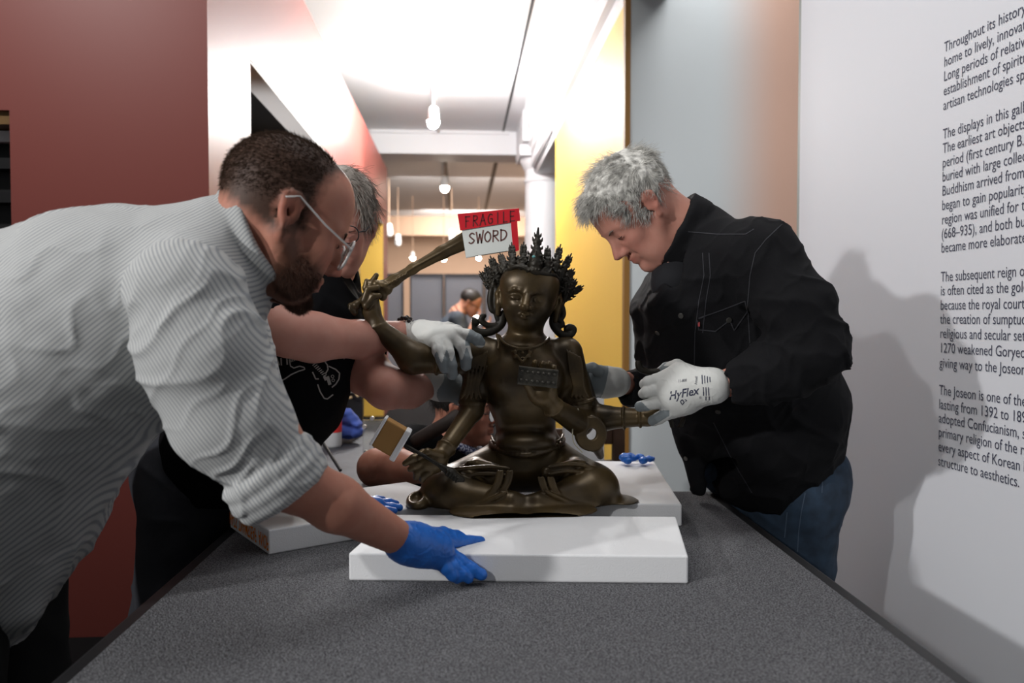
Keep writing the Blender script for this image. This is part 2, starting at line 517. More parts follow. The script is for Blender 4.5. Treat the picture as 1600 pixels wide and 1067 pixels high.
# right: text wall, its edge strip, then the pale wall behind turning peach to the right
W0 = at(1470, 497, 2.02); wd = ray(630, 497); wd[2] = 0; wd /= np.linalg.norm(wd); wn = np.array((-wd[1], wd[0], 0.0))
we = onplane(1249, 300, W0, wn)
p0 = W0 - wd * 3.2; p1 = we
wr = struct('wall_right', MB().prism([(p0[0], p0[1], 0), (p1[0], p1[1], 0), tuple(p1[:2] - wn[:2] * .12) + (0,), tuple(p0[:2] - wn[:2] * .12) + (0,)], (0, 0, 3.4)), M_textwall)
a, bq = p1 - wn * .002, p1 + wd * .02 - wn * .002
MB().prism([(a[0], a[1], 0), (bq[0], bq[1], 0), tuple(bq[:2] - wn[:2] * .1) + (0,), tuple(a[:2] - wn[:2] * .1) + (0,)], (0, 0, 3.4)).build('edge_strip', mat('grey_edge', '#8f9691', .5), wr)
GY = YY0 - .03
gx0 = at(984, 300, GY)[0]
wg = struct('wall_back_right', MB().box((gx0, GY, 0), (2.6, GY + .15, 3.4)), M_grey)
# the pale wall's colour turns smoothly from grey to peach towards its right
nt = M_grey.node_tree; bs = nt.nodes['Principled BSDF']; tc = nt.nodes['Texture Coordinate']
sp = nt.nodes.new('ShaderNodeSeparateXYZ'); nt.links.new(tc.outputs['Object'], sp.inputs[0])
mr = nt.nodes.new('ShaderNodeMapRange'); mr.interpolation_type = 'SMOOTHSTEP'
mr.inputs['From Min'].default_value = at(1110, 300, GY)[0]; mr.inputs['From Max'].default_value = at(1225, 300, GY)[0]
nt.links.new(sp.outputs['X'], mr.inputs['Value'])
mx = nt.nodes.new('ShaderNodeMix'); mx.data_type = 'RGBA'
mx.inputs['A'].default_value = (*lin('#c9cfd1'), 1); mx.inputs['B'].default_value = (*lin('#d3ad9a'), 1)
nt.links.new(mr.outputs['Result'], mx.inputs['Factor']); nt.links.new(mx.outputs['Result'], bs.inputs['Base Color'])

# far room
struct('wall_back', MB().box((-6, 20, 0), (4, 20.2, 3.6)), M_tan)
struct('wall_far_right', MB().box((1.9, 10.4, 0), (2.1, 20, 3.6)), M_tan)
struct('trim_6', MB().box((-6, 18.2, 3.02), (4, 18.6, CEIL)), M_tan)

# wall text
LINES = [(82, "Throughout its history, Korea"), (105, "home to lively, innovative"), (127.5, "Long periods of relative peace"), (150, "establishment of spiritual"), (172.5, "artisan technologies specific"),
 (217.5, "The displays in this gallery"), (239.7, "The earliest art objects belong"), (262, "period (first century B.C.E."), (284, "buried with large collections"), (306.2, "Buddhism arrived from China"), (328.6, "began to gain popularity in"), (350.8, "region was unified for the"), (373, "(668\u2013935), and both burial"), (394.8, "became more elaborate and"),
 (440, "The subsequent reign of"), (461.5, "is often cited as the golden"), (484, "because the royal court desired"), (505.5, "the creation of sumptuous"), (527.7, "religious and secular settings"), (550.5, "1270 weakened Goryeo rule,"), (573.5, "giving way to the Joseon dynasty"),
 (616, "The Joseon is one of the world"), (638, "lasting from 1392 to 1897. It"), (659.5, "adopted Confucianism, seen"), (681.5, "primary religion of the region"), (703.8, "every aspect of Korean life,"), (726.5, "structure to aesthetics.")]
vs_all, fs_all = [], []
for yb, s_ in LINES:
    px = 1475.5 - (yb - 82) * (9.5 / 645)
    q = onplane(px, yb, W0, wn)
    me, V = text_mesh(s_, .0375, 0, .80)
    n = len(vs_all)
    vs_all += [q + wn * .0012 - wd * float(v[0]) + np.array((0, 0, float(v[1]))) for v in V]
    fs_all += [tuple(i + n for i in p.vertices) for p in me.polygons]
    bpy.data.meshes.remove(me)
mesh_from('wall_text', vs_all, fs_all, M_print, wr)

# ------------------------------------------------------------------ lamps
M_bulb = mat('lit_bulb', '#fff4e0', .4, emit=('#fff1dc', 60))
M_bulb2 = mat('lit_flood_bulb', '#ffffff', .4, emit=('#fffaf2', 300))
M_white = mat('white_enamel', '#e8e8e8', .4)
tx = onz(668, 60, CEIL - .03)[0]
tr = MB().box((tx - .018, 2.5, CEIL - .035), (tx + .018, 9.84, CEIL)).build('light_track', M_white)
tag(tr, 'white lighting track on the near ceiling above the corridor', 'track')
tx2 = at(697, 270, 12)[0]
tr = MB().box((tx2 - .02, 10.6, CEIL - .035), (tx2 + .02, 17, CEIL)).build('light_track', M_dark)
tag(tr, 'dark lighting track on the far ceiling beyond the beam', 'track')
def spot(px, py, Y, r, label, bulb, flood=False):
    p = at(px, py, Y); e = empty('track_light', p)
    tag(e, label, 'lamp', 'lit spotlights on the ceiling')
    MB().tube([p + (0, 0, r * 1.2), (p[0], p[1], CEIL - .03)], .006, 8).build('stem', M_white if flood else M_tan, e)
    MB().lathe(p, [(r * .5, r * 2.6), (r * .75, r * 2.4), (r * .9, r * .9), (r * 1.05, r * .3), (r * .98, r * .3), (r * .8, r * .9)], 20).build('lamp_housing', M_white, e, smooth=True)
    f = Field(p - r * 1.3, p + r * 1.3, r / 5); f.ell(p, (r * .92,) * 3)
    fobj('bulb', f, bulb, e)
    return e
spot(677, 192, 7.3, .055, 'blazing white lamp on the near ceiling, brightest light in the corridor', M_bulb2, True)
spot(695, 294, 11.5, .065, 'lit bulb high in the corridor just above the sign card', M_bulb)
spot(645, 403, 15, .045, 'small lit spotlight far back, left of the sword blade', M_bulb)
spot(693.5, 405, 15, .045, 'small lit spotlight far back, half hidden by the sword blade', M_bulb)
spot(748, 403, 15, .045, 'small lit spotlight far back, below the white sign card', M_bulb)
for (px, py, Y, lb) in ((608, 365, 13, 'unlit white track spotlight far back beside the red wall end'), (622, 380, 14, 'unlit white track spotlight second from the red wall end'), (706, 372, 14, 'unlit white track spotlight just left of the card')):
    spot(px, py, Y, .06, lb, M_white)

# ------------------------------------------------------------------ grey screens in the far room
M_screen = mat('grey_felt', '#92949d', .9, bump=(400, .2, .002))
M_trimg = mat('charcoal_trim', '#33353c', .6)
SY = 12.0
def screen(x0, x1, ztop, label):
    e = empty('partition_screen', ((x0 + x1) / 2, SY, 0)); tag(e, label, 'screen', 'grey partition screens in the far room')
    MB().box((x0 + .02, SY - .02, .08), (x1 - .02, SY + .02, ztop - .03)).build('felt_panel', M_screen, e)
    MB().box((x0, SY - .03, 0), (x0 + .025, SY + .03, ztop)).box((x1 - .025, SY - .03, 0), (x1, SY + .03, ztop)).box((x0 + .025, SY - .03, ztop - .04), (x1 - .025, SY + .03, ztop)).box((x0 + .025, SY - .03, .05), (x1 - .025, SY + .03, .09)).build('screen_frame', M_trimg, e)
zt = at(700, 428, SY)[2]
edges = [560, 631, 640, 693.5, 756.5, 820, 884]
labs = ['grey felt screen left of the bright gap, beside the red wall end', None, 'grey felt screen right of the bright gap', 'grey felt screen behind the man in the blue shirt', 'grey felt screen between the far man and the statue crown', 'grey felt screen hidden behind the statue head']
for i in range(6):
    if labs[i]: screen(at(edges[i], 450, SY)[0] + .004, at(edges[i + 1], 450, SY)[0] - .004, zt, labs[i])
# ------------------------------------------------------------------ carpeted work platform
TZ = .68; SZ = .73
M_carpet = mat('heather_grey_carpet', '#323235', .95, noise=(360, '#848487', 3, .17), bump=(380, 1.0, .005), spec=.1)
M_edge = mat('black_edge_trim', '#19191b', .5)
M_foam = mat('white_foam', '#e4e5e6', .75, bump=(420, .3, .002), sss=.0)
M_ink = mat('orange_ink', '#f08a2c', .8)
FL, FR = onz(424, 763, TZ), onz(1114, 763, TZ)
NL, NR = onz(71, 1063, TZ), onz(1531, 1064, TZ)
def ext(a, b, Y):
    t = (Y - a[1]) / (b[1] - a[1]); return a + (b - a) * t
NL, NR = ext(FL, NL, .62), ext(FR, NR, .62)
tb = empty('carpeted_platform', ((FL + FR + NL + NR) / 4) * (1, 1, 0))
tag(tb, 'grey carpeted work platform with black edging under the statue and foam', 'table')
poly = [NL, NR, FR, FL]
cen = sum(poly) / 4
def inset(d, z): return [np.array((*(cen[:2] + (p[:2] - cen[:2]) * (1 - d / np.linalg.norm(p[:2] - cen[:2]))), z)) for p in poly]
MB().prism(inset(.05, TZ - .03), (0, 0, .03)).build('carpet_top', M_carpet, tb, bevel=.004)
MB().prism(inset(0, TZ - .085), (0, 0, .078)).build('edge_trim', M_edge, tb, bevel=.006)
MB().prism(inset(.1, .16), (0, 0, .06)).build('lower_shelf', M_edge, tb)
for p in inset(.14, .08):
    MB().box((p[0] - .03, p[1] - .03, .08), (p[0] + .03, p[1] + .03, TZ - .08)).build('leg', M_edge, tb)
    MB().tube([p + (-.015, 0, -.04), p + (.015, 0, -.04)], .04, 16).build('caster', M_edge, tb)

# ------------------------------------------------------------------ foam planks
def plank(poly, label, h=SZ - TZ):
    o = MB().prism([np.array((p[0], p[1], TZ)) for p in poly], (0, 0, h)).build('foam_plank', M_foam, None, bevel=.003)
    tag(o, label, 'foam'); return o
a = onz(545, 907, TZ); b = onz(1075, 912, TZ); c = onz(1056, 807, SZ); c[2] = TZ
u = (b - a) / np.linalg.norm(b - a)
d = a + (c - b)
pf = plank([a, b, c, d], 'white foam plank nearest the camera, under the blue gloved right hand')
a2 = onz(420, 867, TZ); b2 = onz(545, 845, TZ); c2 = onz(352, 826, TZ)
u2 = (b2 - a2) / np.linalg.norm(b2 - a2); v2 = c2 - a2; v2 -= u2 * np.dot(v2, u2)
q0 = a2 + v2 * 1.02
lp = plank([a2, a2 + u2 * .45, q0 + u2 * .45, q0], 'white foam plank with orange handwriting on its left end')
a3 = onz(1065, 822, TZ); b3 = onz(1022, 721, SZ); b3[2] = TZ
v3 = b3 - a3; L3 = np.linalg.norm(v3); n3 = np.array((-v3[1], v3[0], 0)) / L3
plank([a3 + n3 * .27, a3, b3, b3 + n3 * .27], 'white foam plank behind the statue at right with blue gloves on it')
# orange handwriting on the left plank's end face (upside down, as it stands)
me, V = text_mesh('HATS  TNAMS2EAF  ANOF', .040, 0, .78, 1.0, .0006)
e0 = c2 * 1.0; e0[2] = TZ
ex = (a2 - q0); Lx = np.linalg.norm(ex); ex /= Lx; en = np.cross(ex, (0, 0, 1.0))
V = V.astype(float); sc = Lx * 1.0 / V[:, 0].max()
P = [q0 + ex * (v[0] * sc) + np.array((0, 0, SZ - TZ - .014)) * 1 - np.array((0, 0, 1.0)) * v[1] + en * .0012 for v in V]
mesh_from('ink_writing', P, [tuple(p.vertices) for p in me.polygons], M_ink, lp); bpy.data.meshes.remove(me)

# ------------------------------------------------------------------ bronze statue
M_bronze = mat('aged_bronze', '#5e4d30', .39, .42, noise=(11, '#33291a', 5, .18), bump=(260, .08, .001))
M_bronze_dark = mat('dark_bronze', '#2b261c', .5, .45, noise=(60, '#1c1a15', 3, .2), bump=(300, .3, .001))
SY0 = 1.86
def S(px, py, dy=0.0): return at(px, py, SY0 + dy)
def pr(r, dy=0.0): return rp(r, SY0 + dy)
DX = np.array((1.0, 0, 0)); DYv = np.array((0, 1.0, 0)); DZ = np.array((0, 0, 1.0))

f = Field(S(530, 830, 0) - (.0, .19, 0), S(1048, 405, 0) + (.0, .17, 0), .0026)
f.lo[2] = f.lo[2]
# lap, thighs, shins, robe base
f.ell(S(825, 728, .06), (.10, .085, .06), k=.02)
for sgn, kn, hip, ank in ((-1, (697, 769), (795, 722), (800, 786)), (1, (928, 764), (858, 722), (842, 788))):
    f.cap(S(*hip, .05), S(*kn, -.035), pr(40), pr(36), k=.03)
    f.ell(S(kn[0], kn[1], -.03), (pr(37), .07, pr(37)), k=.02)
    f.cap(S(kn[0] - sgn * 15, kn[1] + 9, -.06), S(*ank, -.125), pr(33), pr(18), k=.03)
    f.cap(S(kn[0] - sgn * 40, kn[1] + 16, -.06), S(ank[0] - sgn * 6, ank[1] + 8, -.12), pr(24), pr(14), k=.02)
    # upturned foot lying on the opposite thigh
    f.cap(S(822 + sgn * 32, 738, -.07), S(822 + sgn * 78, 727, -.035), pr(9), pr(11), k=.012)
    for t in range(5):
        p = S(822 + sgn * (82 + t * 3), 722 + t * 3.6, -.045 + .004 * t)
        f.cap(p, p + (sgn * .012, -.004, .0), .0055, .005, k=.004)
f.ell(S(817, 800, .0), (pr(160), .17, .02), k=.015)
f.ell(S(818, 800, -.135), (pr(112), .078, .017), k=.015)
f.ell(S(817, 803, -.08), (pr(132), .10, .016), k=.012)
f.ell(S(655, 783, -.055), (pr(20), .06, pr(14)), k=.008); f.ell(S(650, 776, -.075), (pr(9), .03, pr(8)), k=.006, op='s')
f.ell(S(972, 786, -.045), (pr(29), .065, pr(10)), k=.02); f.ell(S(996, 792, -.06), (pr(4), .03, pr(9)), k=.006)
f.ell(S(822, 806, -.13), (pr(60), .05, .013), k=.012)
f.ell(S(822, 776, -.18), (pr(15), .035, pr(20)), k=.02, op='s')
for i in range(9):      # scalloped hem round the foot of the robe
    q = S(680 + i * 34, 806 + (3 if 2 < i < 6 else 0), -.15 + abs(i - 4) * .014)
    f.ell(q, (.028, .018, .010), k=.008)
# torso
f.chain([S(824, 708, .05), S(822, 672, .03), S(818, 620, .01), S(816, 575, 0)], [pr(50), pr(37), pr(47), pr(52)], k=.03, wide=(DX, 1.12))
f.cap(S(762, 560, .01), S(872, 560, .01), pr(29), pr(29), k=.03)
f.ell(S(795, 590, -.045), (pr(34), .035, pr(28)), k=.03); f.ell(S(845, 592, -.045), (pr(34), .035, pr(28)), k=.03)
f.ell(S(822, 690, -.02), (pr(46), .06, pr(20)), k=.02)
# neck
f.cap(S(819, 545, -.005), S(822, 500, -.01), pr(27), pr(24), k=.03)
f.ell(S(819, 541, -.02), (pr(36), .05, pr(10)), k=.02)
# ---- arms
f.cap(S(753, 556, .0), S(738, 620, -.01), pr(25), pr(19), k=.02)            # lower left arm
f.cap(S(737, 625, -.012), S(738, 640, -.015), pr(18), pr(17), k=.01)
f.cap(S(737, 642, -.02), S(697, 700, -.115), pr(16.5), pr(12.5), k=.015)
f.cap(S(697, 700, -.115), S(688, 712, -.13), pr(12), pr(13), k=.01)
f.ell(S(675, 722, -.14), (pr(22), .028, pr(17)), k=.01)
for i, (b0, b1, b2) in enumerate((((662, 708), (645, 716), (633, 724)), ((664, 718), (648, 728), (641, 733)), ((668, 728), (652, 738), (650, 746)), ((676, 734), (662, 744), (660, 750)))):
    f.chain([S(*b0, -.15), S(*b1, -.162), S(*b2, -.158)], [pr(6.5), pr(5.5), pr(4.5)], k=.003)
f.chain([S(688, 712, -.15), S(668, 706, -.17), S(655, 715, -.172)], [pr(7), pr(5.5), pr(4.5)], k=.003)
f.cap(S(752, 556, .01), S(690, 562, -.01), pr(27), pr(20.5), k=.02)          # raised arm
f.cap(S(690, 562, -.01), S(645, 560, -.02), pr(20), pr(24), k=.012)
f.cap(S(645, 558, -.02), S(589, 509, -.03), pr(23), pr(12.5), k=.015)
f.cap(S(590, 510, -.03), S(582, 488, -.03), pr(12), pr(13), k=.01)
f.ell(S(579, 476, -.03), (pr(14), .018, pr(25)), k=.01)
for b in (((569, 470), (575, 452), (590, 449)), ((572, 478), (583, 463), (592, 462))):
    f.chain([S(*q, -.052) for q in b], [pr(6), pr(5.5), pr(4.5)], k=.003)
for b in (((578, 466), (572, 450), (573, 439)), ((582, 460), (581, 442), (588, 430))):
    f.chain([S(*q, -.02) for q in b], [pr(6.5), pr(5.5), pr(4)], k=.003)
f.cap(S(885, 552, .0), S(902, 622, -.01), pr(26), pr(24), k=.02)             # right arms
f.cap(S(902, 624, -.01), S(908, 655, -.02), pr(20), pr(20), k=.012)
f.cap(S(906, 662, -.03), S(866, 637, -.13), pr(20), pr(14), k=.015)
f.cap(S(866, 637, -.13), S(850, 618, -.15), pr(13), pr(17), k=.01)
f.ell(S(846, 611, -.15), (pr(22), .022, pr(21)), k=.01)
for b in (((838, 604), (834, 580), (836, 566)), ((846, 602), (845, 580), (848, 568)), ((855, 602), (856, 582), (858, 568)), ((862, 606), (866, 588), (866, 574))):
    f.chain([S(*q, -.150 if i < 2 else -.165) for i, q in enumerate(b)], [pr(6.5), pr(5.5), pr(4.5)], k=.003)
f.chain([S(832, 616, -.16), S(823, 600, -.175), S(828, 586, -.18)], [pr(7), pr(6), pr(5)], k=.003)
f.cap(S(890, 570, .04), S(915, 640, .03), pr(25), pr(22), k=.02)
f.cap(S(915, 648, .02), S(945, 653, .0), pr(22), pr(19), k=.015)
f.cap(S(945, 653, .0), S(1012, 652, -.03), pr(19), pr(13), k=.01)
f.cap(S(1012, 652, -.03), S(1035, 640, -.03), pr(13), pr(14), k=.01)
# sleeve hems, arm bands, waist ring, collar, pectoral ornament (raised lines)
def ring(c, ax, r, t, n=18, squash=1.0, a0=0, a1=2 * math.pi):
    ax = np.asarray(ax, float); ax /= np.linalg.norm(ax)
    u = np.cross(ax, DYv); u /= np.linalg.norm(u); v = np.cross(ax, u)
    q = [c + u * r * math.cos(a0 + (a1 - a0) * i / n) + v * r * squash * math.sin(a0 + (a1 - a0) * i / n) for i in range(n + 1)]
    f.chain(q, t, k=.002)
ring(S(738, 628, -.012), S(738, 640) - S(738, 620), pr(19.5), .004); ring(S(738, 633, -.012), DZ, pr(18.5), .003)
ring(S(904, 627, -.01), S(906, 640) - S(902, 620), pr(25), .004); ring(S(905, 633, -.012), DZ, pr(22), .003)
ring(S(683, 563, -.012), S(690, 562) - S(645, 560), pr(21), .004)
ring(S(590, 510, -.03), S(589, 509) - S(582, 488), pr(13.5), .003)
ring(S(865, 637, -.13), S(866, 637, -.13) - S(850, 618, -.15), pr(15), .003)
ring(S(697, 700, -.115), S(697, 700, -.115) - S(737, 642, -.02), pr(13.5), .003)
ring(S(975, 653, -.015), S(1012, 652, -.03) - S(945, 653), pr(17.5), .0025)
ring(S(1000, 652.5, -.025), S(1012, 652, -.03) - S(945, 653), pr(15), .0025)
q = [S(768, 690, .04), S(772, 698, .0), S(790, 706, -.045), S(822, 711, -.075), S(855, 704, -.05), S(876, 694, 0), S(880, 686, .04)]
f.chain(catmull(q, 5), .006, k=.003); f.chain([p + (0, 0, .012) for p in catmull(q, 5)], .003, k=.002)
q = [S(780, 524, -.02), S(788, 536, -.056), S(804, 543, -.075), S(818, 545, -.079), S(838, 541, -.072), S(852, 534, -.053), S(858, 528, -.02)]
f.chain(catmull(q, 5), .0035, k=.002)
q = [S(776, 522, -.02), S(779, 535, -.052), S(778, 545, -.072)]; f.chain(catmull(q, 5), .003, k=.002)
for r_ in (0, 1):
    for cx_ in (805, 816, 827):
        p = S(cx_, 551 + 8 * r_ - abs(cx_ - 816) * .15, -.079); f.ell(p, (.005, .004, .004), k=.002)
f.chain([S(800, 549, -.075), S(808, 556, -.082), S(816, 566, -.088), S(824, 556, -.082), S(832, 549, -.075)], .003, k=.002)
f.ell(S(786, 596, -.078), (.004, .004, .004), k=.003)
# robe hems and folds over the legs (fine raised lines)
def onleg(pts, y0, y1, t, k=.004):
    n = len(pts); f.chain(catmull([S(p[0], p[1], y0 + (y1 - y0) * i / (n - 1)) for i, p in enumerate(pts)], 6), t, k=k)
for o in (0, 6, 15, 21):
    onleg([(800 - o, 736), (794 - o, 758), (776 - o, 782), (748 - o, 800), (715 - o, 806)], -.125, -.13, .0034)
    onleg([(842 + o, 746), (850 + o, 768), (868 + o, 788), (896 + o, 801), (925 + o, 806)], -.125, -.13, .0034)
for y_, a_ in ((731, 0), (742, 6)):
    onleg([(704 + a_, y_ + 3), (735, y_), (765, y_ - 2), (795, y_ + 1)], -.06, -.09, .004)
    onleg([(858, y_ - 2), (885, y_ - 6), (915, y_ - 3), (940 - a_, y_ + 5)], -.09, -.05, .004)
for k_ in range(4):
    onleg([(700 + 10 * k_, 792 - 2 * k_), (740 + 8 * k_, 790 - k_), (775 + 5 * k_, 778 - 3 * k_)], -.105, -.14, .003, .006)
    onleg([(935 - 10 * k_, 790 - 2 * k_), (900 - 8 * k_, 788 - k_), (868 - 5 * k_, 776 - 3 * k_)], -.105, -.14, .003, .006)
# sleeve folds
for k_ in range(5):
    onleg([(886 + 5 * k_, 545 + 3 * k_), (890 + 5 * k_, 575), (896 + 4 * k_, 605), (892 + 7 * k_, 622)], -.05, -.05, .0013, .006)
    onleg([(762 - 5 * k_, 548 + 2 * k_), (757 - 6 * k_, 575), (748 - 5 * k_, 605), (752 - 8 * k_, 624)], -.055, -.05, .0013, .006)
# scarf loop beside the right elbow
cs = S(923, 677, -.045)
for R_, t_ in ((17, 8), (10.5, 2.2), (14.5, 2.0), (18.5, 2.0), (22, 2.2)):
    dy = 0 if t_ > 3 else -pr(7)
    f.chain([cs + (pr(R_) * 1.0 * math.cos(a), dy, pr(R_) * 1.12 * math.sin(a)) for a in np.linspace(0, 2 * math.pi, 26)], pr(t_), k=.003)
f.cap(S(932, 698, -.04), S(938, 712, .0), pr(9), pr(6), k=.01)
f.cap(S(918, 655, -.03), S(910, 650, -.02), pr(10), pr(10), k=.01)
# ---- head
hr = math.radians(7)
def H(x, z, dy): # px offset from the face centre, rolled
    c_, s_ = math.cos(hr), math.sin(hr)
    return S(827 + x * c_ - z * s_, 462 + x * s_ + z * c_, dy)
f.ell(H(0, -12, .0), (pr(45), .078, pr(44)), k=.01); f.ell(H(-2, -18, -.035), (pr(44), .042, pr(30)), k=.015)
f.ell(H(-1, 14, -.018), (pr(37), .062, pr(36)), k=.03)
f.ell(H(-2, 40, -.050), (pr(15), .024, pr(11)), k=.02)
f.ell(H(-19, 17, -.042), (pr(15), .03, pr(14)), k=.02); f.ell(H(17, 17, -.042), (pr(15), .03, pr(14)), k=.02)
f.ell(H(-3, -22, -.05), (pr(36), .03, pr(22)), k=.03)
for sg in (-1, 1):
    ex_ = sg * 17 - 3
    f.ell(H(ex_, 4, -.090), (pr(12), .015, pr(6)), k=.012, op='s')
    f.ell(H(ex_, 4, -.072), (pr(10), .0075, pr(4)), k=.004)
    f.chain([H(ex_ - 10, 5, -.071), H(ex_ - 4, 7.2, -.079), H(ex_ + 4, 7.2, -.079), H(ex_ + 10, 5, -.071)], .0016, k=.002)
    f.chain([H(ex_ - sg * 13, -2, -.082), H(ex_ - sg * 6, -7, -.083), H(ex_ + sg * 4, -8, -.08), H(ex_ + sg * 13, -3, -.07)], .0028, k=.005)
    f.ell(H(sg * 6 - 3, 19, -.088), (pr(4.2), .008, pr(4)), k=.005)
f.chain([H(-2, -9, -.081), H(-4, 6, -.091), H(-5, 18, -.107)], [pr(4), pr(5), pr(6.8)], k=.008)
f.chain([H(-13, 31, -.072), H(-7, 29.5, -.083), H(-3, 30.5, -.085), H(2, 29.5, -.083), H(8, 31, -.072)], [.0015, .0026, .0028, .0026, .0015], k=.004)
f.chain([H(-9, 34, -.074), H(-3, 35, -.08), H(4, 34, -.074)], [.002, .0035, .002], k=.004)
f.chain([H(-13, 32, -.079), H(-3, 32.6, -.09), H(8, 32, -.079)], .001, k=.002, op='s')
for sg in (-1, 1):      # long ears
    ex_ = sg * 45
    f.chain([H(ex_, -8, .0), H(ex_ + sg * 2, 4, -.004), H(ex_ + sg * 1, 18, -.006), H(ex_, 34, -.004)], [pr(5), pr(6.5), pr(5), pr(4)], k=.005)
    f.ell(H(ex_ + sg * 1, 2, -.018), (pr(2.5), .008, pr(7)), k=.004, op='s')
f.plane((0, 0, SZ + .001), (0, 0, -1))
statue = fobj('bronze_statue', f, M_bronze)
tag(statue, 'dark bronze seated statue with crown and raised sword, on the foam planks', 'statue')

# crown, ribbons, sword, book, arrow shaft: parts of their own
g = Field(S(738, 540, -.14), S(925, 345, .14), .0016)
band = [H(-45, -10, -.005), H(-43, -24, -.03), H(-34, -39, -.062), H(-20, -44, -.078), H(0, -39, -.083), H(20, -37, -.078), H(36, -36, -.06), H(43, -24, -.03), H(45, -8, -.005)]
g.chain(catmull(band, 6), .0042, k=.003)
g.ell(H(0, -34, .012), (pr(43), .078, pr(22)), k=.004)
g.ell(H(-1, -48, .012), (pr(36), .06, pr(17)), k=.006)
rr = np.random.default_rng(3)
def leaf(b, t, wd, by, ty, knob=9):
    """pierced crown leaf: flattened blade with beaded edge and pointed tip"""
    B, T = S(*b, by), S(*t, ty); d_ = T - B; L = np.linalg.norm(d_)
    side = np.cross(d_ / L, DYv); side /= np.linalg.norm(side)
    prof = [(0, .75), (.18, .9), (.36, .8), (.5, .5), (.6, .32), (.68, .42), (.78, .26), (1, .12)]
    pts = [B + d_ * q for q, _ in prof]
    g.chain(pts, [max(.0018, pr(wd) * m * .55) for _, m in prof], k=.004)
    for q, m_ in prof[:-1]:
        for sg in (-1, 1):
            p = B + d_ * (q + .03) + side * sg * pr(wd) * m_ * .72 + (0, -.003, 0)
            g.cap(p, p + d_ / L * .007 + side * sg * .002, .003, .0012, k=.002)
    for _ in range(knob):
        p = B + d_ * rr.uniform(0, .5) + side * rr.uniform(-.5, .5) * pr(wd) + (0, -pr(wd) * .42, 0)
        g.ell(p, (.0026,) * 3, k=.002)
leaf((836, 424), (841, 356), 21, -.075, -.06, 16)
leaf((816, 420), (818.5, 378), 11, -.07, -.05); leaf((801, 420), (799.5, 379), 12, -.06, -.03)
leaf((790, 425), (781, 395), 12, -.04, -.01); leaf((780, 438), (766, 400), 14, -.01, .0, 14)
leaf((774, 450), (758, 414), 13, .01, .02, 12); leaf((772, 452), (749, 424), 11, .02, .03)
leaf((854, 424), (856, 384), 11, -.07, -.05); leaf((866, 424), (876, 382), 12, -.05, -.02); leaf((873, 436), (893, 396), 13, -.02, .0, 12)
leaf((876, 446), (897.5, 420), 13, .0, .02, 12); leaf((880, 460), (901, 436), 13, .01, .02, 12); leaf((880, 466), (912, 446.5), 11, .015, .03, 10)
for _ in range(60):
    a_ = rr.uniform(-1.25, 1.25); zz = rr.uniform(-48, -36)
    g.ell(H(45 * math.sin(a_), zz, .01 - .092 * math.cos(a_)), (.0032,) * 3, k=.003)
# side rosettes, hanging loops and curled ribbons
for pts, rad in (([(768, 452), (766, 470), (769, 484), (776, 483), (777, 465), (774, 452)], 4.5), ([(786, 490), (784, 505), (772, 516), (756, 520), (742, 516), (735, 508), (738, 501), (745, 504)], 6),
                 ([(778, 508), (766, 509), (756, 505), (752, 497), (757, 493)], 4), ([(777, 452), (774, 470), (776, 490), (779, 502)], 4.5),
                 ([(870, 470), (878, 480), (880, 492), (874, 499), (870, 492)], 4), ([(866, 490), (864, 505), (870, 516), (880, 524), (891, 523), (896, 515), (890, 511), (885, 514)], 5.5),
                 ([(866, 506), (873, 509), (878, 507), (877, 503)], 4), ([(878, 440), (884, 460), (876, 475), (872, 488)], 5)):
    q = catmull([S(p[0], p[1], .005) for p in pts], 5); g.chain(q, [pr(rad) * (1 - .25 * i / len(q)) for i in range(len(q))], k=.004)
for px_, py_ in ((773, 432), (884, 452), (890, 440)):
    for k_ in range(7):
        a_ = k_ * .9; g.cap(S(px_, py_, -.015), S(px_ + 8 * math.cos(a_), py_ + 8 * math.sin(a_), -.02), .0035, .002, k=.002)
fobj('crown', g, M_bronze_dark, statue)
MB().lathe(S(834, 401, -.108), [(.001, -.003), (.003, -.002), (.004, 0), (.003, .002), (.001, .003)], 12).build('turquoise_bead', mat('turquoise', '#5f9a9a', .4), statue)

g = Field(S(536, 505, -.1), S(740, 360, .06), .0018)
def D(px, py): return S(px, py, -.035 + (px - 580) * .0004)
g.chain([D(598, 450), D(616, 438), D(645, 420), D(690, 395), D(735, 372)], [pr(11), pr(8.5), pr(7.5), pr(10), pr(15)], k=.01, wide=(DYv, .4))
g.chain([D(588, 444), D(598, 463)], pr(7), k=.004); g.chain([D(597, 447), D(604, 452)], pr(9), k=.004)
g.chain([D(577, 460), D(560, 474)], pr(5.5), k=.004)
for px_, py_, r_ in ((556, 477, 7), (548, 484, 6), (544, 490, 5), (553, 488, 5.5), (548, 478, 5)): g.ell(D(px_, py_), (pr(r_),) * 3, k=.004)
for i in range(8): g.ell(D(600 + i * 5, 448 - i * 2.8) + (0, -.012, 0), (.0035, .003, .0035), k=.003)
g.chain([D(604, 446) + (0, -.006, 0), D(645, 419) + (0, -.007, 0), D(735, 370) + (0, -.008, 0)], .0018, k=.004)
fobj('sword', g, M_bronze, statue)
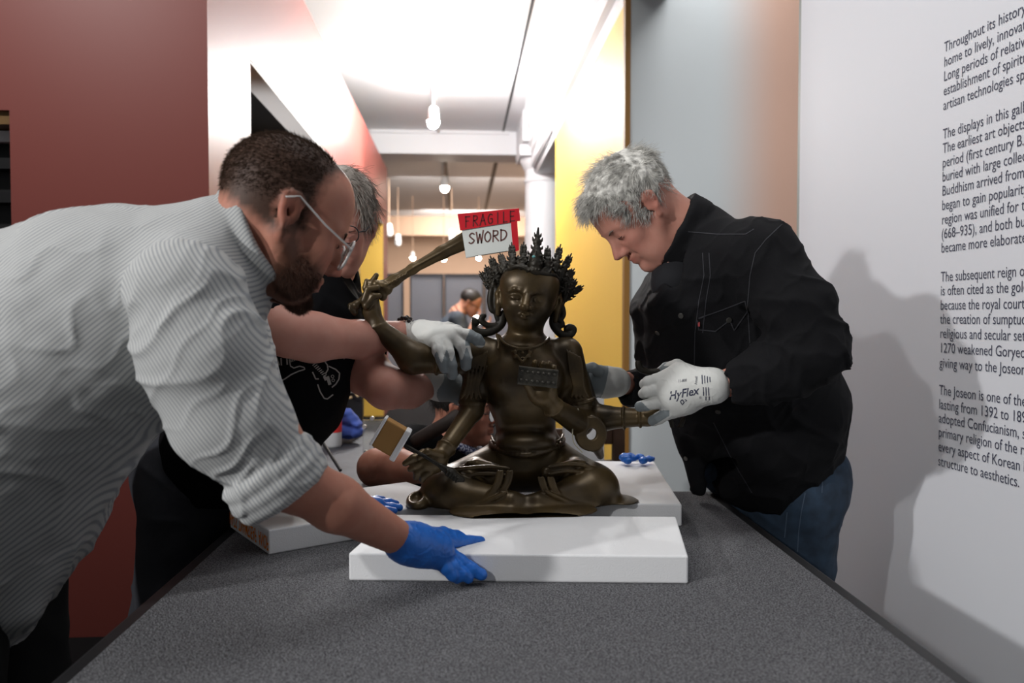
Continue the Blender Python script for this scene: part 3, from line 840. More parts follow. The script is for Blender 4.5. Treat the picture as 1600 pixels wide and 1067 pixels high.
# book on the raised palm with its beaded cover
bc = S(840, 589, -.185); bx = S(869, 592, -.185) - S(812, 586, -.185); bx /= np.linalg.norm(bx)
bz = np.cross(bx, DYv); bz = -bz if bz[2] < 0 else bz
bk = MB().obox(bc, bx * pr(28), np.array((0, .008, 0)), bz * pr(13))
for i in range(7):
    for j in range(2): bk.lathe(bc + bx * pr(-23 + i * 7.6) + bz * pr(-6 + j * 12) + (0, -.009, -.003), [(.001, 0), (.004, .002), (.004, .005), (.001, .007)], 8)
bk.obox(bc + (0, -.009, 0) + bz * pr(11.5), bx * pr(28), (0, .002, 0), bz * pr(1.2)).obox(bc + (0, -.009, 0) - bz * pr(11.5), bx * pr(28), (0, .002, 0), bz * pr(1.2))
bk.build('book', mat('grey_bronze', '#55524a', .45, .4, noise=(80, '#35332d', 3, .2)), statue, bevel=.0015)
g = Field(S(625, 765, -.24), S(730, 685, -.1), .0018)
g.chain([S(618, 687, -.172), S(664, 713, -.178), S(690, 729, -.175)], [.0035, .004, .0045], k=.002)
g.chain([S(690, 729, -.175), S(705, 739, -.172), S(720, 750, -.17)], [.006, .011, .009], k=.003)
for i in range(5): g.cap(S(700 + 4 * i, 735 + 3 * i, -.183), S(696 + 4 * i, 742 + 3 * i, -.183), .002, k=.002)
fobj('arrow_shaft', g, M_bronze_dark, statue)
g = Field(S(985, 680, -.15), S(1075, 560, .05), .0018)    # bow string ends beyond the right hand
g.chain(catmull([S(997, 566, -.05), S(1000, 576, -.05), S(1014, 581, -.05), S(1030, 581, -.055), S(1041, 588, -.055), S(1046, 610, -.04), S(1044, 640, -.035)], 5), pr(4.5), k=.003)
g.chain(catmull([S(1044, 640, -.035), S(1049, 660, -.04), S(1054, 676, -.04), S(1062, 668, -.03), S(1068, 655, -.02)], 5), pr(3.2), k=.003)
fobj('bow', g, M_bronze_dark, statue)
M_string = mat('pale_string', '#b9b39a', .8)
st = MB().tube(catmull([S(880, 628, -.06), S(892, 636, -.075), S(897, 650, -.08), S(895, 664, -.08), S(896, 690, -.07), S(910, 707, -.06)], 6), .0012, 6)
st.tube(catmull([S(903, 638, -.075), S(904, 650, -.08), S(898, 662, -.08)], 6), .0012, 6)
tag(st.build('tag_string', M_string), 'thin pale tag string hanging from the statue elbow', 'string')

# ------------------------------------------------------------------ protective wraps on the sword tip and the arrow
M_card = mat('white_card', '#d9ddd8', .8); M_tape = mat('red_tape', '#c8202c', .35); M_marker = mat('brown_marker', '#6e4a44', .7); M_marker2 = mat('dark_marker', '#5d1519', .6)
CY = .03
k1, k2, k3, k4 = S(718, 338, CY), S(808, 327, CY), S(805, 391, CY), S(728, 403, CY)
card = MB().prism([k1, k4, k3, k2], (0, .006, 0)).prism([p + (0, -.022, 0) for p in (k1, k4, k3, k2)], (0, .004, 0)).prism([k1 + (0, -.02, 0), k2 + (0, -.02, 0), k2 + (0, .003, 0), k1 + (0, .003, 0)], (0, 0, -.004)).build('sign_card', M_card)
tag(card, 'white handwritten card with red tape folded over the sword tip', 'card')
F0 = CY - .024
tp = MB()
tp.prism([S(715, 335, F0), S(719, 360, F0), S(813, 345, F0), S(811, 326, F0)], (0, -.001, 0))
tp.prism([S(715, 335, F0), S(811, 326, F0), S(811, 326, F0 + .035), S(715, 335, F0 + .035)], (0, 0, .001))
tp.prism([S(798, 346, F0), S(802, 394, F0), S(811, 391, F0), S(808, 344, F0)], (0, -.0012, 0))
tp.build('red_tape', M_tape, card)
LET = {'S': [[(.9, .85), (.5, 1), (.15, .78), (.5, .5), (.85, .25), (.4, 0), (.05, .15)]], 'W': [[(0, 1), (.22, .02)], [(.22, .02), (.5, .8)], [(.5, .8), (.75, .02)], [(.75, .02), (1, 1.1)]],
       'O': [[(.5, 1), (.1, .7), (.12, .25), (.5, 0), (.9, .3), (.85, .75), (.5, 1)]], 'R': [[(.1, 0), (.15, 1)], [(.15, 1), (.75, .95), (.75, .6), (.15, .5)], [(.3, .5), (.9, 0)]],
       'D': [[(.1, 0), (.12, 1)], [(.0, 1), (.7, .9), (.95, .5), (.6, .1), (.1, 0)]], 'F': [[(.1, 0), (.1, 1)], [(0, 1), (.8, 1)], [(.1, .55), (.6, .55)]], 'A': [[(0, 0), (.5, 1)], [(.5, 1), (.95, 0)], [(.2, .4), (.78, .4)]],
       'G': [[(.9, .85), (.5, 1), (.1, .6), (.3, .05), (.85, .1), (.85, .5)], [(.85, .5), (.5, .5)]], 'I': [[(.5, 0), (.5, 1)]], 'L': [[(.2, 1), (.2, 0)], [(.2, 0), (.85, 0)]], 'E': [[(.1, 0), (.1, 1)], [(.1, 1), (.8, 1)], [(.1, .5), (.7, .5)], [(.1, 0), (.85, 0)]]}
def word(t, px0, py0, adv, w_, h_, slope, m, name, wid, off=-.0016):
    st_ = []
    for i, ch in enumerate(t):
        for s_ in LET[ch]: st_.append([(i * adv + x * w_, y * h_) for x, y in s_])
    mb = MB()
    for s_ in st_:
        q = [S(px0 + p[0], py0 - p[1] + p[0] * slope, F0 + off) for p in (catmull([np.array((x, y, 0.)) for x, y in s_], 4) if len(s_) > 2 else [np.array((*s_[0], 0.)), np.array((*s_[1], 0.))])]
        for a_, b_ in zip(q[:-1], q[1:]):
            t_ = b_ - a_; n_ = np.cross(t_, DYv); n_ = n_ / (np.linalg.norm(n_) + 1e-9) * pr(wid)
            mb.prism([a_ - n_ - t_ * .1, a_ + n_ - t_ * .1, b_ + n_ + t_ * .1, b_ - n_ + t_ * .1], (0, .0004, 0))
    mb.build(name, m, card)
word('SWORD', 732, 381, 12.4, 10.5, 16, -.11, M_marker, 'sword_lettering', 1.1, .0014)
word('FRAGILE', 727, 354, 11.6, 8.5, 15, -.12, M_marker2, 'fragile_lettering', .9)
# foam and cardboard block on the arrow's end
ca = S(609, 682, -.172); ux = S(642, 701, -.172) - S(609, 682, -.172); ux /= np.linalg.norm(ux)
uz = np.cross(ux, DYv); uz /= np.linalg.norm(uz)
if uz[2] < 0: uz = -uz
M_cb = mat('cardboard', '#a37a45', .85, bump=(200, .1, .001))
blk = empty('wrapped_block', ca); tag(blk, 'brown cardboard block with white foam ends stuck on the statue arrow', 'block')
MB().obox(ca, ux * pr(15.5), (0, .022, 0), uz * pr(21.5)).build('cardboard_core', M_cb, blk, bevel=.003)
MB().obox(ca + ux * pr(19) - uz * pr(1.5), ux * pr(4.2), (0, .026, 0), uz * pr(24)).build('foam_end', M_foam, blk, bevel=.003)
MB().obox(ca - ux * pr(17.5) + uz * pr(.5), ux * pr(2.2), (0, .024, 0), uz * pr(22)).build('foam_end', M_foam, blk, bevel=.003)
# ------------------------------------------------------------------ people: helpers
M_skin = mat('skin', '#b98a76', .55, noise=(38, '#ab7766', 3, .22), bump=(700, .12, .0006), sss=.12)
def skin_mat(name, base, red, t1=None, t2=None):
    m = mat(name, base, .6, bump=(700, .12, .0006), sss=.12, spec=.3); nt = m.node_tree; b = nt.nodes['Principled BSDF']
    tc = nt.nodes['Texture Coordinate']; nz = nt.nodes.new('ShaderNodeTexNoise'); nz.inputs['Scale'].default_value = 38
    nt.links.new(tc.outputs['Object'], nz.inputs['Vector'])
    prev = None
    for key, colr in (('blotch', red), ('flush', red), ('tint_a', t1), ('tint_b', t2)):
        if colr is None: continue
        mx = nt.nodes.new('ShaderNodeMix'); mx.data_type = 'RGBA'; mx.inputs['A'].default_value = (*lin(base), 1); mx.inputs['B'].default_value = (*lin(colr), 1)
        if prev: nt.links.new(prev, mx.inputs['A'])
        if key == 'blotch':
            mm = nt.nodes.new('ShaderNodeMath'); mm.operation = 'MULTIPLY'; mm.inputs[1].default_value = .7
            nt.links.new(nz.outputs['Fac'], mm.inputs[0]); nt.links.new(mm.outputs[0], mx.inputs['Factor'])
        else:
            a = nt.nodes.new('ShaderNodeAttribute'); a.attribute_name = key; nt.links.new(a.outputs['Fac'], mx.inputs['Factor'])
        prev = mx.outputs['Result']
    nt.links.new(prev, b.inputs['Base Color']); return m
M_lip = mat('lip_skin', '#9a6459', .5)
M_lash = mat('dark_lash', '#2a1d18', .7)
M_blue = mat('blue_nitrile', '#1f6fce', .42, noise=(60, '#1a62bd', 2, .2), bump=(160, .18, .002))
M_gl_white = mat('white_knit_glove', '#c9cac6', .85, bump=(900, .5, .0008))
M_gl_grey = mat('grey_coated_glove', '#7c8487', .6, bump=(600, .4, .0006))
M_trousers = mat('black_trousers', '#101012', .85, bump=(300, .2, .001))
M_shoe = mat('dark_shoe', '#18171a', .6)
M_frame_clear = mat('clear_frame', '#d8d6d4', .15, trans=.35)
M_frame_dark = mat('dark_frame', '#1c1a1c', .3)
M_lens = mat('spectacle_lens', '#ffffff', .02, trans=1.0)

class Body:
    """records solids, then meshes them on several grids (fine for heads, coarser for the rest) into ONE mesh"""
    def __init__(s): s.ops = []
    def __getattr__(s, n):
        if n in ('cap', 'chain', 'ell', 'plane'):
            def rec(*a, **k): s.ops.append((n, a, k)); return s
            return rec
        raise AttributeError(n)
    def make(s, name, boxes, mats, pick=None, attr=None):
        Vs, Qs, n = [], [], 0
        for lo, hi, h, cuts in boxes:
            f = Field(lo, hi, h)
            for nm, a, k in s.ops: getattr(f, nm)(*a, **k)
            for p, q, c, r in cuts:
                f.halfball(p, q, c, r + .01)
                if h < .0045 and q is not None and len(boxes) > 1 and boxes[0][2] == h: f.keepball(c, r)
            V, Q = f.mesh(); Vs.append(V); Qs.append(Q + n); n += len(V)
        V, Q = np.concatenate(Vs), np.concatenate(Qs)
        me = fast_mesh(name, V, Q)
        for m in mats: me.materials.append(m)
        for nm, fn in (attr or {}).items():
            a = me.attributes.new(nm, 'FLOAT', 'POINT'); a.data.foreach_set('value', np.clip(fn(V), 0, 1).astype(np.float32))
        return link(name, me, mats, None, True)
    def person(s, hd, c7, box, h, m, hh=.0021, tints=None, frac=.72):
        a = hd.w(-.03, 0, -.03); d = c7 - a; L = np.linalg.norm(d); d = d / L; nk = a + d * L * frac
        lo = np.minimum(hd.O - .19, c7 - .11); hi = np.maximum(hd.O + .19, c7 + .11)
        def flush(V):
            q = hd.inv(V); g = lambda c, r: np.exp(-(((q - np.array(c)) / r) ** 2).sum(1))
            return .75 * g((.113, 0, -.03), .018) + .45 * (g((.08, .045, -.025), .024) + g((.08, -.045, -.025), .024)) + .8 * (g((.1, .01, -.061), (.014, .016, .008)) + g((.1, -.01, -.061), (.014, .016, .008))) + .6 * (g((-.006, .085, .005), .03) + g((-.006, -.085, .005), .03))
        at_ = {'flush': flush}; at_.update(tints or {})
        return s.make('person', [(lo, hi, hh, [(nk, -d, hd.O, .185)]), (box[0], box[1], h, [(nk - d * .006, d, hd.O, .183)])], [m], None, at_)
def P3(t): return at(t[0], t[1], t[2])
def pch(f, pts, k=.012, wide=None):
    """chain of (px, py, depth, radius in pixels)"""
    for a, b in zip(pts[:-1], pts[1:]):
        f.cap(P3(a), P3(b), rp(a[3], a[2]), rp(b[3], b[2]), k, 'u', wide)
def head_R(yaw, pitch, roll=0):
    y, p, r = map(math.radians, (yaw, pitch, roll))
    f0 = np.array((math.cos(y), math.sin(y), 0)); l0 = np.array((-math.sin(y), math.cos(y), 0)); z = np.array((0, 0, 1.0))
    fw = f0 * math.cos(p) - z * math.sin(p); up = z * math.cos(p) + f0 * math.sin(p)
    l = l0 * math.cos(r) + up * math.sin(r); u = up * math.cos(r) - l0 * math.sin(r)
    return np.stack([fw, l, u], 1)
class Head:
    def __init__(s, O, R, sc=1.0): s.O, s.R, s.sc = np.asarray(O, float), R, sc
    def w(s, x, y, z): return s.O + s.R @ (np.array((x, y, z)) * s.sc)
    def inv(s, P): return ((P - s.O) @ s.R) / s.sc
    def sculpt(s, f, jaw=1.0, nose=1.0, ear=1.0, eyes=True, lines=0.0):
        c = s.sc
        ez = lambda p: (-.002 + (p[0] + .002) * ear, p[1], .006 + (p[2] - .006) * ear)
        def E(p, r, k=.01, op='u'): f.ell(s.w(*p), np.array(r) * c, s.R, k * c, op)
        def C(a, b, ra, rb=None, k=.01, op='u'): f.cap(s.w(*a), s.w(*b), ra * c, (ra if rb is None else rb) * c, k * c, op)
        E((-.012, 0, .047), (.096, .075, .083)); E((.040, 0, .048), (.055, .066, .066), .02)
        E((.052, 0, .012), (.045, .058, .050), .02); E((.045, 0, -.035), (.047, .052, .060), .02)
        for y in (-1, 1):
            C((.0, y * .056, -.030), (.058, y * .026, -.094), .017, .015, .025)
            E((.066, y * .036, -.022), (.022, .024, .020), .02)
            E((.068, y * .033, -.055), (.020, .02, .022), .02)
            C((.089, y * .012, .026), (.074, y * .050, .022), .0085, .007, .012)
            if eyes:
                E((.099, y * .033, .006), (.018, .018, .011), .012, 's')
                E((.0775, y * .032, .004), (.0125, .014, .0125), .004)
                C((.0885, y * .018, .000), (.0875, y * .046, .000), .0022, .0022, .003)
                C((.088, y * .018, .010), (.084, y * .048, .009), .0035, .003, .005)
        E((.079, 0, -.096), (.018 * jaw, .022, .017), .02); E((.055, 0, -.092), (.03, .03, .014), .02)
        C((.090, 0, .014), (.1105 * 1.0 + .004 * (nose - 1), 0, -.026), .0075, .0105, .012)
        E((.112, 0, -.029), (.0115 * nose, .0105, .0095), .006)
        for y in (-1, 1):
            E((.1015, y * .0125, -.034), (.0105, .0075, .0075), .005); E((.108, y * .006, -.040), (.005, .003, .003), .003, 's')
        C((.094, -.014, -.056), (.098, -.003, -.053), .0048, .0058, .005); C((.094, .014, -.056), (.098, .003, -.053), .0048, .0058, .005)
        C((.092, -.013, -.0665), (.0955, 0, -.068), .005, .0065, .005); C((.092, .013, -.0665), (.0955, 0, -.068), .005, .0065, .005)
        C((.090, -.023, -.060), (.104, 0, -.0605), .0014, .0014, .003, 's'); C((.090, .023, -.060), (.104, 0, -.0605), .0014, .0014, .003, 's')
        if lines:
            for y in (-1, 1):
                C((.098, y * .021, -.034), (.080, y * .036, -.066), .0022, .0016, .006, 's'); C((.090, y * .030, -.010), (.080, y * .048, -.014), .0018, .0012, .006, 's')
                E((.055, y * .040, -.078), (.024, .018, .020), .02)
            E((.035, 0, -.105), (.035, .036, .022), .02)
        for y in (-1, 1):       # ears
            pts = [(-.002, .075, -.020), (-.006, .081, -.008), (-.016, .083, .008), (-.019, .084, .021), (-.013, .082, .0285), (-.002, .079, .029), (.006, .077, .022), (.006, .074, .008)]
            pts = [ez(p) for p in pts]
            for a, b in zip(pts[:-1], pts[1:]): C((a[0], y * a[1], a[2]), (b[0], y * b[1], b[2]), .0042, None, .004)
            E(ez((-.006, y * .077, .008)), (.014 * ear, .006, .024 * ear), .004); E(ez((-.001, y * .076, -.021)), (.0075, .006, .010), .006)
            E((-.003, y * .083, .006), (.007, .006, .011), .004, 's'); C((-.012, y * .084, .012), (-.008, y * .084, .025), .003, .003, .004)
            C((.009, y * .074, .004), (.008, y * .077, -.006), .004, .004, .004)
    def lashes(s, parent, m=None):
        for y in (-1, 1):
            mb = MB()
            mb.tube([s.w(.0893, y * .018, .0012), s.w(.0915, y * .027, .0005), s.w(.0912, y * .037, .0005), s.w(.0878, y * .047, .002)], [.0006, .0010, .0010, .0006], 6)
            mb.build('eyelashes', m or M_lash, parent, smooth=True)
def hairs(name, roots, tips_fn, rad, m, parent, seg=5):
    """strands as thin three-sided tubes; roots (n,3); tips_fn(root index array) -> (n, seg+1, 3) world points"""
    Pt = tips_fn(roots)
    n, k, _ = Pt.shape
    t = np.gradient(Pt, axis=1); t /= np.linalg.norm(t, axis=2, keepdims=True) + 1e-9
    a = np.cross(t, np.array((.31, .55, .77))); a /= np.linalg.norm(a, axis=2, keepdims=True) + 1e-9
    b = np.cross(t, a)
    r = np.broadcast_to(rad, (n,))[:, None] * np.linspace(1, .25, k)[None, :]
    V = np.stack([Pt + r[..., None] * (a * math.cos(q) + b * math.sin(q)) for q in (0, 2.094, 4.189)], 2)   # n,k,3,3
    idx = np.arange(n * k * 3).reshape(n, k, 3)
    Q = []
    for j in range(3):
        j2 = (j + 1) % 3
        Q.append(np.stack([idx[:, :-1, j], idx[:, :-1, j2], idx[:, 1:, j2], idx[:, 1:, j]], -1).reshape(-1, 4))
    me = fast_mesh(name, V.reshape(-1, 3), np.concatenate(Q)); me.materials.append(m)
    return link(name, me, m, parent, True)
def scalp_points(hd, n, keep, seed=0, infl=1.0):
    """random points on the skull / face surface of a head, in head coordinates, with outward normals"""
    r = np.random.default_rng(seed)
    out, nor = [], []
    els = [((-.012, 0, .047), (.096, .075, .083)), ((.040, 0, .048), (.055, .066, .066)), ((.045, 0, -.035), (.047, .052, .060)), ((.079, 0, -.096), (.018, .022, .017)), ((.05, .04, -.06), (.035, .018, .042)), ((.05, -.04, -.06), (.035, .018, .042)), ((.055, 0, -.092), (.03, .03, .014)), ((.052, 0, .012), (.045, .058, .050))]
    while sum(map(len, out)) < n:
        for i, (c, q) in enumerate(els):
            c, q = np.array(c), np.array(q) * infl
            v = r.normal(size=(800, 3)); v /= np.linalg.norm(v, axis=1, keepdims=True)
            p = c + v * q; g = v / q; g /= np.linalg.norm(g, axis=1, keepdims=True)
            ok = keep(p)
            for j, (c2, q2) in enumerate(els):
                if j != i: ok &= (((p - np.array(c2)) / (np.array(q2) * infl)) ** 2).sum(1) > .97
            out.append(p[ok]); nor.append(g[ok])
    p, g = np.concatenate(out), np.concatenate(nor)
    s_ = r.permutation(len(p))[:n]
    return p[s_], g[s_]
def strand_fn(hd, N, flow, length, stand=.3, curl=.0, seed=0, seg=5, gravity=0.0, clump=0):
    """flow(p,n): direction in head coordinates; returns a function building points"""
    r = np.random.default_rng(seed)
    def fn(P):
        n = len(P); L = length(P) * r.uniform(.7, 1.15, n)
        d = flow(P, N); d = d - N * (d * N).sum(1, keepdims=True) * .9
        d /= np.linalg.norm(d, axis=1, keepdims=True) + 1e-9
        jit = r.normal(size=(n, 3)) * .18
        pts = [P]
        cur = P.copy(); dr = d * (1 - stand) + N * stand + jit
        if clump:
            key = np.floor(P / clump).astype(int) @ np.array((73, 179, 283)); rc = np.random.default_rng(5)
            tab = rc.normal(size=(997, 3)) * .26; dr = dr + tab[key % 997]
        for i in range(seg):
            dr = dr / (np.linalg.norm(dr, axis=1, keepdims=True) + 1e-9)
            cur = cur + dr * (L / seg)[:, None]
            # keep outside the skull
            c, q = np.array((-.012, 0, .047)), np.array((.096, .075, .083)) * 1.01
            e = (((cur - c) / q) ** 2).sum(1)
            push = e < 1
            cur[push] = c + (cur[push] - c) / np.sqrt(e[push])[:, None]
            pts.append(cur.copy())
            dr = dr + (hd.R.T @ np.array((0, 0, -1.0))) * gravity + r.normal(size=(n, 3)) * curl
        A = np.stack(pts, 1)
        return hd.O + (A * hd.sc) @ hd.R.T
    return fn
def brows(hd, m, parent, t=1.0, dz=0.0):
    for y in (-1, 1):
        MB().tube([hd.w(.097, y * .014, .0195 + dz), hd.w(.0935, y * .032, .0255 + dz), hd.w(.079, y * .05, .0215 + dz)], [.0022 * t, .003 * t, .0012 * t], 6).build('eyebrow', m, parent, smooth=True)
def spectacles(hd, parent, m, rx=.025, rz=.021, thick=.0016, square=1.0, drop=0.0, lens=True, templ=.0016):
    mb = MB(); rims = []
    for y in (-1, 1):
        q = []
        for i in range(25):
            a = 2 * math.pi * i / 24; ca, sa = math.cos(a), math.sin(a)
            k = (abs(ca) ** square + abs(sa) ** square) ** (-1 / square)
            q.append(hd.w(.108 - .35 * (rx * ca * k + .034 - .034) * .3 * 1 , y * (.034 + rx * ca * k), .001 - drop + rz * sa * k))
        rims.append(q); mb.tube(q, thick, 6, caps=False)
        mb.tube([hd.w(.1045, y * (.034 + rx), .006 - drop), hd.w(.098, y * .072, .008 - drop), hd.w(.05, y * .080, .012), hd.w(-.002, y * .083, .030), hd.w(-.02, y * .086, .018)], templ, 6)
    mb.tube([hd.w(.111, -.010, .006 - drop), hd.w(.114, 0, .009 - drop), hd.w(.111, .010, .006 - drop)], thick, 6)
    g = mb.build('glasses', m, parent, smooth=True)
    if lens:
        for q in rims:
            n = hd.R[:, 0] * .0012
            MB().prism([p for p in q[:-1]], n).build('lens', M_lens, g)
    return g
def glove(name, palm, fingers, mats, parent, pick=None, h=.0018, k=.010, kf=.004, extra=None, disp=None):
    pts = np.array([P3(t) for c in palm + fingers for t in c]); R = max(rp(t[3], t[2]) for c in palm + fingers for t in c) + .012
    f = Field(pts.min(0) - R, pts.max(0) + R, h)
    for c in palm: pch(f, c, k)
    g = [Field(f.lo, pts.max(0) + R, h) for _ in ()]
    for c in fingers: pch(f, c, kf)
    if extra: extra(f)
    return fobj(name, f, mats, parent, disp=disp, pick=pick)
def foot(b, p, yaw, k=.01):
    d = np.array((math.cos(yaw), math.sin(yaw), 0))
    b.cap(p + d * -.04 + (0, 0, .035), p + d * .16 + (0, 0, .028), .036, .026, k)
def shoes(pts, parent):
    for p, yaw in pts:
        d = np.array((math.cos(yaw), math.sin(yaw), 0))
        f = Field(p - .3, p + (.3, .3, .16), .006)
        f.cap(p + d * -.05 + (0, 0, .045), p + d * .17 + (0, 0, .035), .047, .036, .02); f.cap(p + (0, 0, .06), p + (0, 0, .12), .05, .05, .03)
        f.plane((0, 0, .002), (0, 0, -1))
        fobj('shoe', f, M_shoe, parent)
def legs(f, hips, knees, ankles, rh, rk, ra, k=.03):
    for a, b, c in zip(hips, knees, ankles):
        f.cap(a, b, rh, rk, k); f.cap(b, c, rk, ra, k)

# ================================================================== man A: striped shirt, leaning in from the left
RA = head_R(24, 27, 0)
hA = Head(at(455, 336, 1.25) + RA[:, 1] * .082, RA, 1.05)
A = Body(); hA.sculpt(A, jaw=1.0, ear=1.2)
c7A = at(362, 380, 1.33)
A.cap(hA.w(-.035, 0, -.015), c7A, .057, .058, .03); A.cap(hA.w(.012, 0, -.07), at(388, 435, 1.33), .044, .045, .03)
pelA = at(-75, 790, 1.42)
shR, shL = at(300, 455, 1.19), at(345, 470, 1.54)
elR, wrR = at(458, 750, 1.22), at(634, 847, 1.355)
A.chain([c7A, at(230, 470, 1.35), at(40, 640, 1.39), pelA], [.055, .085, .10, .11], k=.04, wide=((-.5, -.85, .1), 1.3))
A.cap(c7A, shR, .042, .045, .03); A.cap(c7A, shL, .042, .045, .03)
A.chain([shR, elR], [.05, .045], k=.02); A.chain([elR, at(525, 787, 1.25), wrR], [.044, .041, .0275], k=.02)
A.cap(wrR, at(690, 862, 1.40), .024, .02, .01)
A.chain([shL, at(425, 690, 1.64), at(552, 790, 1.735)], [.05, .042, .024], k=.02); A.cap(at(552, 790, 1.735), at(588, 792, 1.755), .020, .013, .01)
hpA = [pelA + (.03, -.1, -.03), pelA + (.03, .1, -.03)]
akA = [np.array((hpA[0][0] - .02, hpA[0][1], .09)), np.array((hpA[1][0] - .02, hpA[1][1] + .02, .09))]
knA = [(hpA[i] + akA[i]) / 2 + (.03, 0, .02) for i in (0, 1)]
legs(A, hpA, knA, akA, .08, .055, .042)
for p in akA: foot(A, p * (1, 1, 0), .2)
def soft(x, w): return np.clip(x / w + .5, 0, 1)
def hairA_s(q):   # receding short hair at back and sides (signed, metres)
    ay = np.abs(q[:, 1])
    t1 = .066 - .75 * np.maximum(ay - .012, 0) - q[:, 0]
    t2 = q[:, 2] + .034 + .25 * q[:, 0]
    t3 = q[:, 2] - (-.03 + .9 * np.maximum(q[:, 0] - .004, 0))
    t4 = np.maximum(np.linalg.norm(q - np.stack([0 * ay - .005, np.sign(q[:, 1]) * .082, 0 * ay + .006], 1), axis=1) - .024, -(ay - .071))
    return np.minimum.reduce([t1, t2, t3, t4])
def beardA_s(q):
    up = -.033 + 1.5 * np.maximum(.034 - q[:, 0], 0) - .32 * np.maximum(q[:, 0] - .05, 0)
    t1 = np.minimum(up, .012) - q[:, 2]; t2 = q[:, 0] - .006 + .15 * np.minimum(q[:, 2] + .05, 0); t3 = q[:, 2] + .128
    lips = np.sqrt(((q[:, 0] - .1) / 1.2) ** 2 + (q[:, 1] / 1.4) ** 2 + (q[:, 2] + .0625) ** 2) - .0125
    return np.minimum.reduce([t1, t2, t3, lips])
M_hairA = mat('brown_hair', '#4a3a30', .95, spec=.05, noise=(90, '#33271f', 3, .2))
M_beardA = mat('auburn_beard', '#5e3d2c', .75, noise=(90, '#412a1f', 3, .2))
M_skinA = skin_mat('skin_ruddy', '#b98671', '#a5604f', '#3a2c23', '#57392a')
def inhead(hd, V): return (np.linalg.norm(hd.inv(V), axis=1) < .185)
nzA = lambda V: .006 * fnoise(V, 60, 3, 2)
manA = A.person(hA, c7A, ((-1.4, .9, 0), (.02, 1.95, 1.6)), .0068, M_skinA, .0019,
                {'tint_a': lambda V: .93 * inhead(hA, V) * soft(hairA_s(hA.inv(V)) + nzA(V), .016), 'tint_b': lambda V: .9 * inhead(hA, V) * soft(beardA_s(hA.inv(V)) + nzA(V), .020)})
tag(manA, 'bearded man in striped grey shirt and clear glasses leaning in from the left', 'person')
p_, n_ = scalp_points(hA, 11000, lambda q: hairA_s(q) > -.002, 1)
hairs('hair', p_, strand_fn(hA, n_, lambda p, n: np.stack([-.7 + 0 * p[:, 0], .2 * np.sign(p[:, 1]), -.55 + 0 * p[:, 0]], 1), lambda p: np.where(p[:, 0] > .03, .007, .010) * np.clip(hairA_s(p) / .02 + .4, .3, 1), .35, .08, 1, 3), .00040, M_hairA, manA)
p_, n_ = scalp_points(hA, 9000, lambda q: beardA_s(q) > -.003, 2, 1.0)
hairs('beard', p_, strand_fn(hA, n_, lambda p, n: np.stack([.45 + 0 * p[:, 0], 0 * p[:, 0], -1 + 0 * p[:, 0]], 1), lambda p: np.clip(.002 + .45 * beardA_s(p), .004, .012), .40, .12, 2, 4), .00040, M_beardA, manA)
hA.lashes(manA); spectacles(hA, manA, M_frame_clear, .028, .0235, .0023, 3.0, .006, True, .0018)
brows(hA, M_hairA, manA)
# shirt, sleeves
def stripe_mat(name, per):
    m = mat(name, '#b3b4b2', .85, bump=(600, .2, .0006)); nt = m.node_tree; b = nt.nodes['Principled BSDF']
    a = nt.nodes.new('ShaderNodeAttribute'); a.attribute_name = 'stripe'
    mu = nt.nodes.new('ShaderNodeMath'); mu.operation = 'MULTIPLY'; mu.inputs[1].default_value = 1 / per
    fr = nt.nodes.new('ShaderNodeMath'); fr.operation = 'FRACT'
    r = nt.nodes.new('ShaderNodeValToRGB'); e = r.color_ramp.elements
    e[0].position, e[0].color = .0, (*lin('#b3b4b2'), 1); e[1].position, e[1].color = 1.0, (*lin('#b3b4b2'), 1)
    for p_, c_ in ((.40, '#b3b4b2'), (.60, '#8b8e91'), (.80, '#8b8e91'), (.98, '#b3b4b2')):
        n = e.new(p_); n.color = (*lin(c_), 1)
    nt.links.new(a.outputs['Fac'], mu.inputs[0]); nt.links.new(mu.outputs[0], fr.inputs[0]); nt.links.new(fr.outputs[0], r.inputs['Fac'])
    nt.links.new(r.outputs['Color'], b.inputs['Base Color']); return m
M_stripe = stripe_mat('striped_shirting', .0056)
f = Field((-1.42, .92, .60), (-.2, 1.80, 1.44), .0050)
for a_, b_ in zip(*(lambda L: (L[:-1], L[1:]))([(366, 388, 1.33, 74), (300, 442, 1.33, 114), (175, 500, 1.35, 166), (20, 592, 1.38, 206), (-80, 745, 1.41, 224)])):
    f.cap(P3(a_), P3(b_), rp(a_[3], a_[2]), rp(b_[3], b_[2]), .05)
f.cap(at(345, 390, 1.33), at(412, 368, 1.33), .075, .07, .03)
f.cap(at(300, 445, 1.22), at(350, 440, 1.48), .075, .075, .04)
f.cap(at(15, 760, 1.40), at(26, 945, 1.36), .10, .040, .05); f.cap(at(-60, 830, 1.42), at(-60, 950, 1.42), .17, .12, .05)
f.cap(at(240, 570, 1.33), at(262, 610, 1.33), rp(60, 1.33), rp(45, 1.33), .04)
axA = at(330, 400, 1.33) - at(-80, 800, 1.41); axA /= np.linalg.norm(axA); nA = np.cross(axA, (0.1, 1.0, 0)); nA /= np.linalg.norm(nA)
cc = at(404, 372, 1.325); cax = hA.w(-.015, 0, -.03) - at(345, 394, 1.335); cax /= np.linalg.norm(cax)
cu = np.cross(cax, DYv); cu /= np.linalg.norm(cu); cv = np.cross(cax, cu)
f.plane(cc + cax * .004, cax, .006); f.cap(cc - cax * .02, cc + cax * .1, .060, .066, .006, 's', ((cu[0], cu[1], cu[2]), 1.2))
